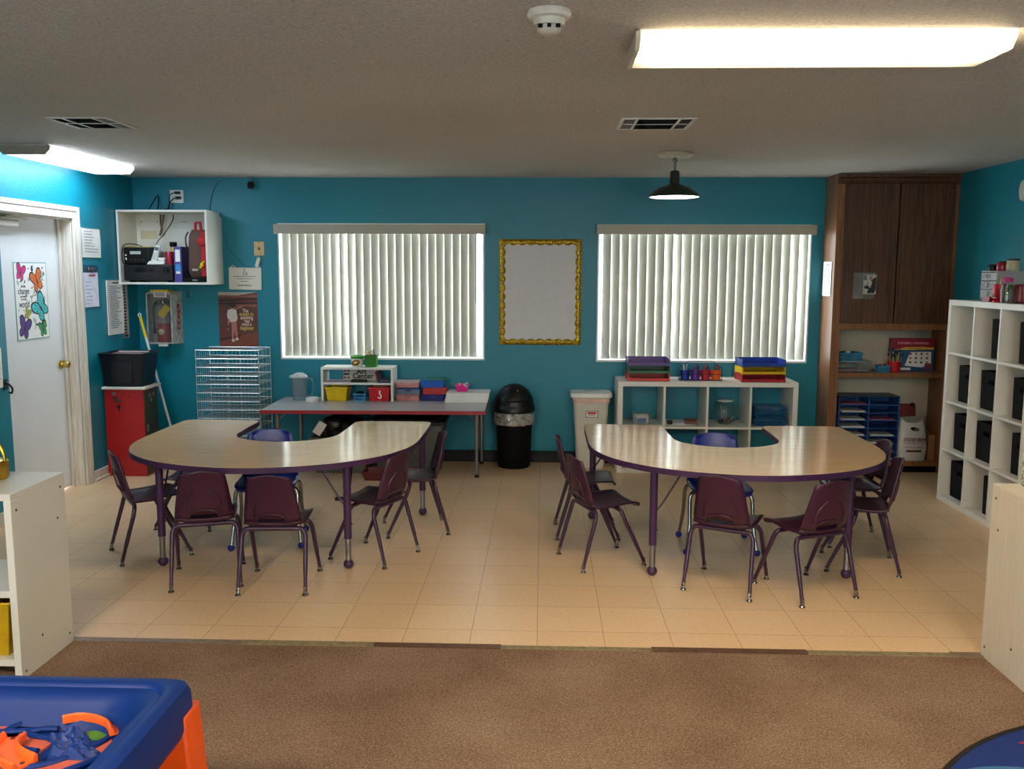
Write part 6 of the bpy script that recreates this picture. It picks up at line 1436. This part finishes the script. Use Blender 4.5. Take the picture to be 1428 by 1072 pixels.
mb = MB(); mb.tube([(0, 0, 0.01), (0.004, 0, 0.13)], 0.004, 6); mb.ball((0.02, -0.01, 0.1), 0.016, sz=1.6, n=8); mb.build('stem', pm('stem_green', (70, 110, 60), 0.6), root)
mb = MB()
for k in range(7): a = 2*PI*k/7; mb.ball((0.004+0.018*math.cos(a), 0.018*math.sin(a), 0.145+0.006*(k % 2)), 0.016, n=8, sz=1.2)
mb.build('flower', pm('flower_pink', (200, 50, 140), 0.6), root)
root = thing('red_box', 'dark red rounded box behind the flower jar', 'box', (3.06, 5.80, zt))
mb = MB(); mb.box(-0.04, 0.06, -0.06, 0.045, 0, 0.12); mb.build('box_body', pm('maroon_box', (120, 14, 40), 0.4), root, bevel=0.015, segs=3)
mb = MB(); mb.lathe([(0.0, 0.02), (0.04, 0.018), (0.046, 0.0)], 24); mb.T = None
o = mb.build('wall_sensor', pm('sensor_white', (206, 208, 206), 0.4)); o.location = (XR-0.001, 6.41, 2.235); o.rotation_euler = (0, -PI/2, 0); o.scale = (1.7, 1, 1); tag(o, 'white sensor on the teal wall above the tall cube shelf', 'sensor')

# ------------------------------------------------------------------ foreground divider shelves
def divider(label, loc, W, D, H, mat, mirror, shelves):
    root = thing('divider_shelf', label, 'shelving unit', loc, 0)
    s = -1 if mirror else 1; t = 0.03
    xa = lambda a, b: (min(s*a, s*b), max(s*a, s*b))
    for q in (0, W-t): mb = MB(); mb.box(*xa(q, q+t), 0, D, 0, H-0.0002); mb.build('side_panel', mat, root, bevel=0.002)
    mb = MB(); mb.box(*xa(-0.0, W), 0, D, H, H+0.028); mb.build('top_board', mat, root, bevel=0.002)
    for z in shelves: mb = MB(); mb.box(*xa(t+0.0003, W-t-0.0003), 0.005, D-0.002, z, z+0.028); mb.build('shelf_board', mat, root)
    mb = MB()
    for y, z in ((0.035, H-0.045), (D-0.035, H-0.03), (0.03, 0.03), (D-0.03, 0.05), (D-0.07, H-0.16), (0.16, 0.13)): 
        mb.T = Matrix.Translation((-s*0.0003, y, z)) @ Matrix.Rotation(-s*PI/2, 4, 'Y'); mb.lathe([(0.006, 0), (0.005, 0.0015), (0, 0.0015)], 10, cap0=False)
    mb.build('screw_cap', pm('screw_dark', (70, 58, 50), 0.5), root)
    return root
divider('white divider shelf at the carpet edge by the door, golden bin inside', (-2.11, 3.38, 0), 1.25, 0.40, 0.752, MELW, True, (0.06, 0.35))
divider('pale woodgrain divider cabinet at the carpet edge under the tall cube shelf', (1.938, 3.40, 0), 1.2, 0.40, 0.745, MELC, False, (0.05, 0.38))
root = thing('golden_bin', 'golden yellow bin in the bottom of the white divider shelf', 'bin', (-2.34, 3.565, 0.0885))
mb = MB(); mb.tub((-0.155, 0.155, -0.145, 0.16), 0, (-0.175, 0.18, -0.165, 0.18), 0.235, 0.006, lip=0.006); mb.build('tub', pm('golden_plastic', (196, 160, 20), 0.35, var=0.12), root, bevel=0.004)
root = thing('gold_lantern', 'gold metal lantern with arched handle on the white divider shelf', 'lantern', (-2.345, 3.64, 0.7805))
mb = MB(); mb.lathe([(0, 0), (0.06, 0), (0.068, 0.012), (0.068, 0.075), (0.06, 0.08), (0, 0.082)], 24); mb.build('lantern_body', GOLD, root)
mb = MB(); mb.tube([(0.062*math.cos(a), 0, 0.078+0.09*math.sin(a)) for a in [PI*k/12 for k in range(13)]], 0.008, 8); mb.build('arched_handle', GOLD, root)
mb = MB(); mb.T = Matrix.Translation((0.042, -0.052, 0.035)) @ Matrix.Rotation(PI/2, 4, 'X'); mb.lathe([(0.006, 0), (0.006, 0.004), (0, 0.005)], 10, cap0=False); mb.build('rivet', pm('dark_rivet', (80, 60, 20), 0.4, 0.8), root)
root = thing('patterned_canister', 'white canister with grey leaf pattern on the pale divider cabinet', 'canister', (2.088, 3.735, 0.7735))
def m_leafy():
    m, nt, b = newmat('leaf_print')
    tc = node(nt, 'ShaderNodeTexCoord'); vo = node(nt, 'ShaderNodeTexVoronoi', Scale=55.0, feature='DISTANCE_TO_EDGE'); nt.links.new(tc.outputs['Object'], vo.inputs['Vector'])
    rp = node(nt, 'ShaderNodeValToRGB'); e = rp.color_ramp.elements; e[0].position = 0.05; e[0].color = lin((130, 140, 124)); e[1].position = 0.16; e[1].color = lin((228, 228, 220))
    nt.links.new(vo.outputs['Distance'], rp.inputs['Fac']); nt.links.new(rp.outputs[0], b.inputs['Base Color']); b.inputs['Roughness'].default_value = 0.4
    return m
mb = MB(); mb.lathe([(0, 0), (0.056, 0), (0.06, 0.006), (0.06, 0.115), (0.056, 0.12), (0, 0.12)], 28); mb.build('can_body', m_leafy(), root)
mb = MB(); mb.lathe([(0, 0.1205), (0.061, 0.1205), (0.061, 0.138), (0, 0.14)], 28); mb.build('lid', pm('canister_lid', (216, 214, 204), 0.4), root)

# round rug
RB, RBX, RR = 2.02, 1.95, 1.15
root = thing('round_rug', 'round blue rug with black binding lying on the brown carpet', 'rug', (2.194, 2.142, 0.0))
R = 1.086
mb = MB(); mb.lathe([(0, 0.0), (R, 0.0), (R, 0.007), (0, 0.007)], 96, cap0=False, cap1=False); mb.build('rug_pile', pm('rug_blue', (16, 44, 112), 0.95, var=0.2, scale=120, bump=0.5, bscale=300), root)
mb = MB(); mb.lathe([(R-0.006, 0.0), (R+0.014, 0.0), (R+0.014, 0.008), (R+0.004, 0.011), (R-0.006, 0.009)], 96, cap0=False, cap1=False); mb.build('rug_binding', pm('binding_black', (24, 20, 20), 0.8), root)
mb = MB(); c0 = (-0.394, 0.898)
star = [(c0[0]+(0.094 if k % 2 == 0 else 0.04)*math.cos(PI*k/5+PI), c0[1]+(0.094 if k % 2 == 0 else 0.04)*math.sin(PI*k/5+PI)) for k in range(10)]
mb.prism(star, 0.007, 0.0085, 0, 0, 0); 
mb.prism([(-0.62+0.20*math.cos(t), 0.655+0.085*math.sin(t)) for t in [2*PI*k/28 for k in range(28)]], 0.007, 0.0085, 1, 1, 1); mb.build('rug_motif', [pm('rug_red', (170, 30, 44), 0.95), pm('rug_sky', (58, 108, 150), 0.95)], root)

# ------------------------------------------------------------------ blue water table
BT = pm('water_table_blue', (7, 42, 110), 0.5, var=0.05, spec=0.3)
ORG = pm('orange_plastic', (232, 96, 34), 0.4, var=0.05); ROAD = pm('faded_road_orange', (188, 92, 74), 0.5, var=0.1); ORD = pm('deep_orange_leg', (232, 84, 16), 0.4)
root = thing('water_table', 'blue plastic water table with orange legs in the carpet corner', 'water table', (-1.45, 1.78, 0))
def rrect(x0, x1, y0, y1, r, z, n=7):
    P = []
    for cx, cy, a0 in ((x1-r, y0+r, -PI/2), (x1-r, y1-r, 0), (x0+r, y1-r, PI/2), (x0+r, y0+r, PI)):
        for k in range(n+1): t = a0+PI/2*k/n; P.append((cx+r*math.cos(t), cy+r*math.sin(t), z))
    return P
A = 0.54; B = 0.43
mb = MB(); Zr = 0.60; zb = 0.508
spec = [(0.035, 0.06, 0.46), (0.006, 0.05, 0.475), (-0.004, 0.045, 0.50), (0.0, 0.045, 0.575), (0.006, 0.05, 0.594), (0.016, 0.055, 0.60), (0.042, 0.06, 0.601), (0.05, 0.065, 0.596), (0.054, 0.065, 0.590), (0.066, 0.07, 0.588), (0.078, 0.085, 0.585), (0.098, 0.12, 0.560), (0.112, 0.13, 0.525), (0.125, 0.13, zb)]
mb.loft([rrect(-A+i, A-i, -B+i, B-i, r, z) for i, r, z in spec]); mb.build('basin', BT, root)
for sx in (-1, 1):
    for sy in (-1, 1):
        mb = MB(); x, y = sx*(A-0.035), sy*(B-0.03)
        mb.loft([[(x-0.04, y-0.04, 0.54), (x+0.04, y-0.04, 0.54), (x+0.04, y+0.04, 0.54), (x-0.04, y+0.04, 0.54)] if False else [(x+sx*0.042, y-sy*0.07, 0.535), (x+sx*0.042, y+sy*0.036, 0.535), (x-sx*0.05, y+sy*0.036, 0.535), (x-sx*0.05, y-sy*0.07, 0.535)],
                 [(x+sx*0.075, y-sy*0.06, 0.0), (x+sx*0.075, y+sy*0.05, 0.0), (x-sx*0.03, y+sy*0.05, 0.0), (x-sx*0.03, y-sy*0.06, 0.0)]])
        mb.build('leg', ORD, root, bevel=0.01)
mb = MB(); mb.box(-A+0.09, A-0.09, -B+0.06, B-0.06, 0.20, 0.36); mb.build('lower_shelf', pm('red_lower_panel', (186, 20, 20), 0.4), root, bevel=0.01)
lx, ly = 1.45, -1.78
def ribbon(mb, P, w, z0, z1, m):
    rows = [[], []]; n = len(P)
    for i in range(n):
        p = Vector(P[i]); d = Vector(P[min(i+1, n-1)])-Vector(P[max(i-1, 0)]); q = Vector((-d.y, d.x)).normalized()*w/2
        rows[0].append(p+q); rows[1].append(p-q)
    poly = [tuple(v) for v in rows[0]] + [tuple(v) for v in rows[1][::-1]]
    lo = [mb._v((x, y, z0)) for x, y in poly]; hi = [mb._v((x, y, z1)) for x, y in poly]
    for i in range(n-1):
        j, k = 2*n-1-i, 2*n-2-i
        mb.face([hi[i], hi[i+1], hi[k], hi[j]], m)
    for i in range(2*n): mb.face([lo[i], lo[(i+1) % (2*n)], hi[(i+1) % (2*n)], hi[i]], m)
cat2 = lambda P, n=6: [(v.x, v.y) for v in catmull([(x, y, 0) for x, y in P], n)]
W_ = lambda P: [(x+lx, y+ly) for x, y in P]
roadP = cat2(W_([(-1.035, 2.045), (-1.06, 1.98), (-1.13, 1.90), (-1.21, 1.87), (-1.28, 1.885)]))
roadQ = cat2(W_([(-1.217, 2.108), (-1.27, 2.10), (-1.31, 2.06), (-1.28, 2.02), (-1.20, 2.0)]))
roadS = cat2(W_([(-1.27, 2.10), (-1.34, 2.09), (-1.44, 2.08), (-1.55, 2.06), (-1.66, 2.03)]))
roadT = cat2(W_([(-1.30, 2.035), (-1.36, 2.03), (-1.45, 2.0), (-1.56, 1.97)]))
mb = MB()
for P, w in ((roadP, 0.05), (roadQ, 0.05), (roadS, 0.055), (roadT, 0.05)): ribbon(mb, P, w, zb-0.001, zb+0.006, 0)
mb.build('road', ROAD, root)
mb = MB()
def sidewall(P, w):
    n = len(P)
    for sgn in (-1, 1):
        Q = []
        for i in range(n):
            d = Vector(P[min(i+1, n-1)])-Vector(P[max(i-1, 0)]); q = Vector((-d.y, d.x)).normalized()*(w/2+0.004)*sgn
            Q.append((P[i][0]+q.x, P[i][1]+q.y, zb+0.009))
        mb.tube(Q, 0.0075, 8)
sidewall(roadP, 0.05); sidewall(roadQ, 0.05); sidewall(roadS, 0.055)
mb.build('curb', BT, root)
def island(cx, cy, rx, ry, h, seed):
    mb = MB(); rows = []; n = 40; m = 12
    top = mb._v((cx, cy, zb+h))
    rings = []
    for j in range(1, m+1):
        t = j/m; ring = []
        for i in range(n):
            a = 2*PI*i/n; dx, dy = math.cos(a), math.sin(a)
            hh = h*(1-t**2.2)
            q = mnoise.noise(Vector((dx*t*2.2+seed, dy*t*2.2, seed*1.7)))*0.02+mnoise.noise(Vector((dx*t*6+seed, dy*t*6, seed)))*0.010
            ring.append(mb._v((cx+rx*t*dx*(1+0.12*mnoise.noise(Vector((dx*1.5, dy*1.5, seed)))), cy+ry*t*dy, max(zb-0.001, zb+hh+q*(1-t**4)))))
        rings.append(ring)
    for i in range(n): mb.face([top, rings[0][i], rings[0][(i+1) % n]])
    for a, b in zip(rings, rings[1:]):
        for i in range(n): mb.face([a[i], b[i], b[(i+1) % n], a[(i+1) % n]])
    return mb.build('rock_island', BT, root, ang=25)
island(-1.165+lx, 2.035+ly, 0.058, 0.030, 0.024, 1.3); island(-1.115+lx, 1.965+ly, 0.070, 0.030, 0.028, 2.6); island(-0.972+lx, 2.01+ly, 0.035, 0.085, 0.036, 4.1); island(-1.43+lx, 1.93+ly, 0.085, 0.030, 0.035, 5.2)
mb = MB(); mb.prism([(-1.11+lx+0.035*math.cos(t), 2.062+ly+0.02*math.sin(t)) for t in [2*PI*k/16 for k in range(16)]], zb-0.001, zb+0.005); mb.build('green_patch', pm('patch_green', (70, 130, 50), 0.5), root)
def track(P, w, z, root=root):
    P = cat2(W_(P), 8); n = len(P); prof = [(-w/2-0.004, 0.0), (-w/2-0.004, 0.018), (-w/2, 0.022), (-w/2+0.005, 0.018), (-w/2+0.008, 0.006), (w/2-0.008, 0.006), (w/2-0.005, 0.018), (w/2, 0.022), (w/2+0.004, 0.018), (w/2+0.004, 0.0)]
    rings = []
    for i in range(n):
        d = Vector(P[min(i+1, n-1)])-Vector(P[max(i-1, 0)]); q = Vector((-d.y, d.x)).normalized()
        rings.append([(P[i][0]+q.x*a, P[i][1]+q.y*a, z+b) for a, b in prof])
    mb = MB(); mb.loft(rings); root = mb.build('orange_track', ORG, root)
    mb = MB()
    for i in (2, n-3):
        d = Vector(P[i+1])-Vector(P[i-1]); d.normalize()
        mb.lathe([(0.006, 0.0061), (0.006, 0.0072), (0, 0.0072)], 10, (P[i][0], P[i][1], z), cap0=False)
    mb.build('peg_hole', pm('hole_dark', (90, 36, 16), 0.6), root)
track([(-1.217, 2.108), (-1.174, 2.126), (-1.12, 2.118), (-1.07, 2.09), (-1.035, 2.045)], 0.046, zb+0.0185)
track([(-1.288, 2.015), (-1.284, 1.975), (-1.25, 1.93), (-1.19, 1.895)], 0.052, zb+0.014)

# ------------------------------------------------------------------ daylight, camera, colour
bpy.context.view_layer.update()
dg = bpy.context.evaluated_depsgraph_get()
for o in _TXT:                       # lettering becomes plain mesh
    me = bpy.data.meshes.new_from_object(o.evaluated_get(dg))
    nm, M_, par, mt = o.name, o.matrix_basis.copy(), o.parent, o.data.materials[0]
    bpy.data.objects.remove(o)
    q = bpy.data.objects.new('lettering', me); C.objects.link(q); q.matrix_basis = M_; q.parent = par
    if not me.materials: me.materials.append(mt)
w = bpy.data.worlds.new('daylight'); scn.world = w; w.use_nodes = True
bg = w.node_tree.nodes['Background']; bg.inputs['Color'].default_value = (0.93, 0.98, 1.0, 1); bg.inputs['Strength'].default_value = SKY

f = 1240.0
p, yw, ro = math.radians(7.2603378), math.radians(1.9344958), math.radians(-0.19605157)
F = Vector((-math.sin(yw)*math.cos(p), math.cos(yw)*math.cos(p), -math.sin(p)))
r0 = Vector((math.cos(yw), math.sin(yw), 0)); d0 = F.cross(r0)
c_, s_ = math.cos(ro), math.sin(ro)
right = r0*c_ + d0*s_; down = r0*(-s_) + d0*c_
cam = bpy.data.cameras.new('camera'); co = bpy.data.objects.new('camera', cam); C.objects.link(co)
up = -down; back = -F
co.matrix_world = Matrix(((right.x, up.x, back.x, 0.0), (right.y, up.y, back.y, 0.0), (right.z, up.z, back.z, 1.667), (0, 0, 0, 1)))
cam.sensor_fit = 'HORIZONTAL'; cam.sensor_width = 36.0; cam.lens = f/1428*36.0; cam.clip_start = 0.02; cam.clip_end = 200
scn.camera = co
vs = scn.view_settings
vs.view_transform = 'Standard'; vs.look = 'None'; vs.exposure = EXPO; vs.gamma = 1.0; vs.use_curve_mapping = False
scn.cycles.max_bounces = 10; scn.cycles.diffuse_bounces = 5; scn.cycles.glossy_bounces = 4; scn.cycles.transparent_max_bounces = 24
scn.cycles.sample_clamp_indirect = 6.0
scn.cycles.caustics_reflective = False; scn.cycles.caustics_refractive = False
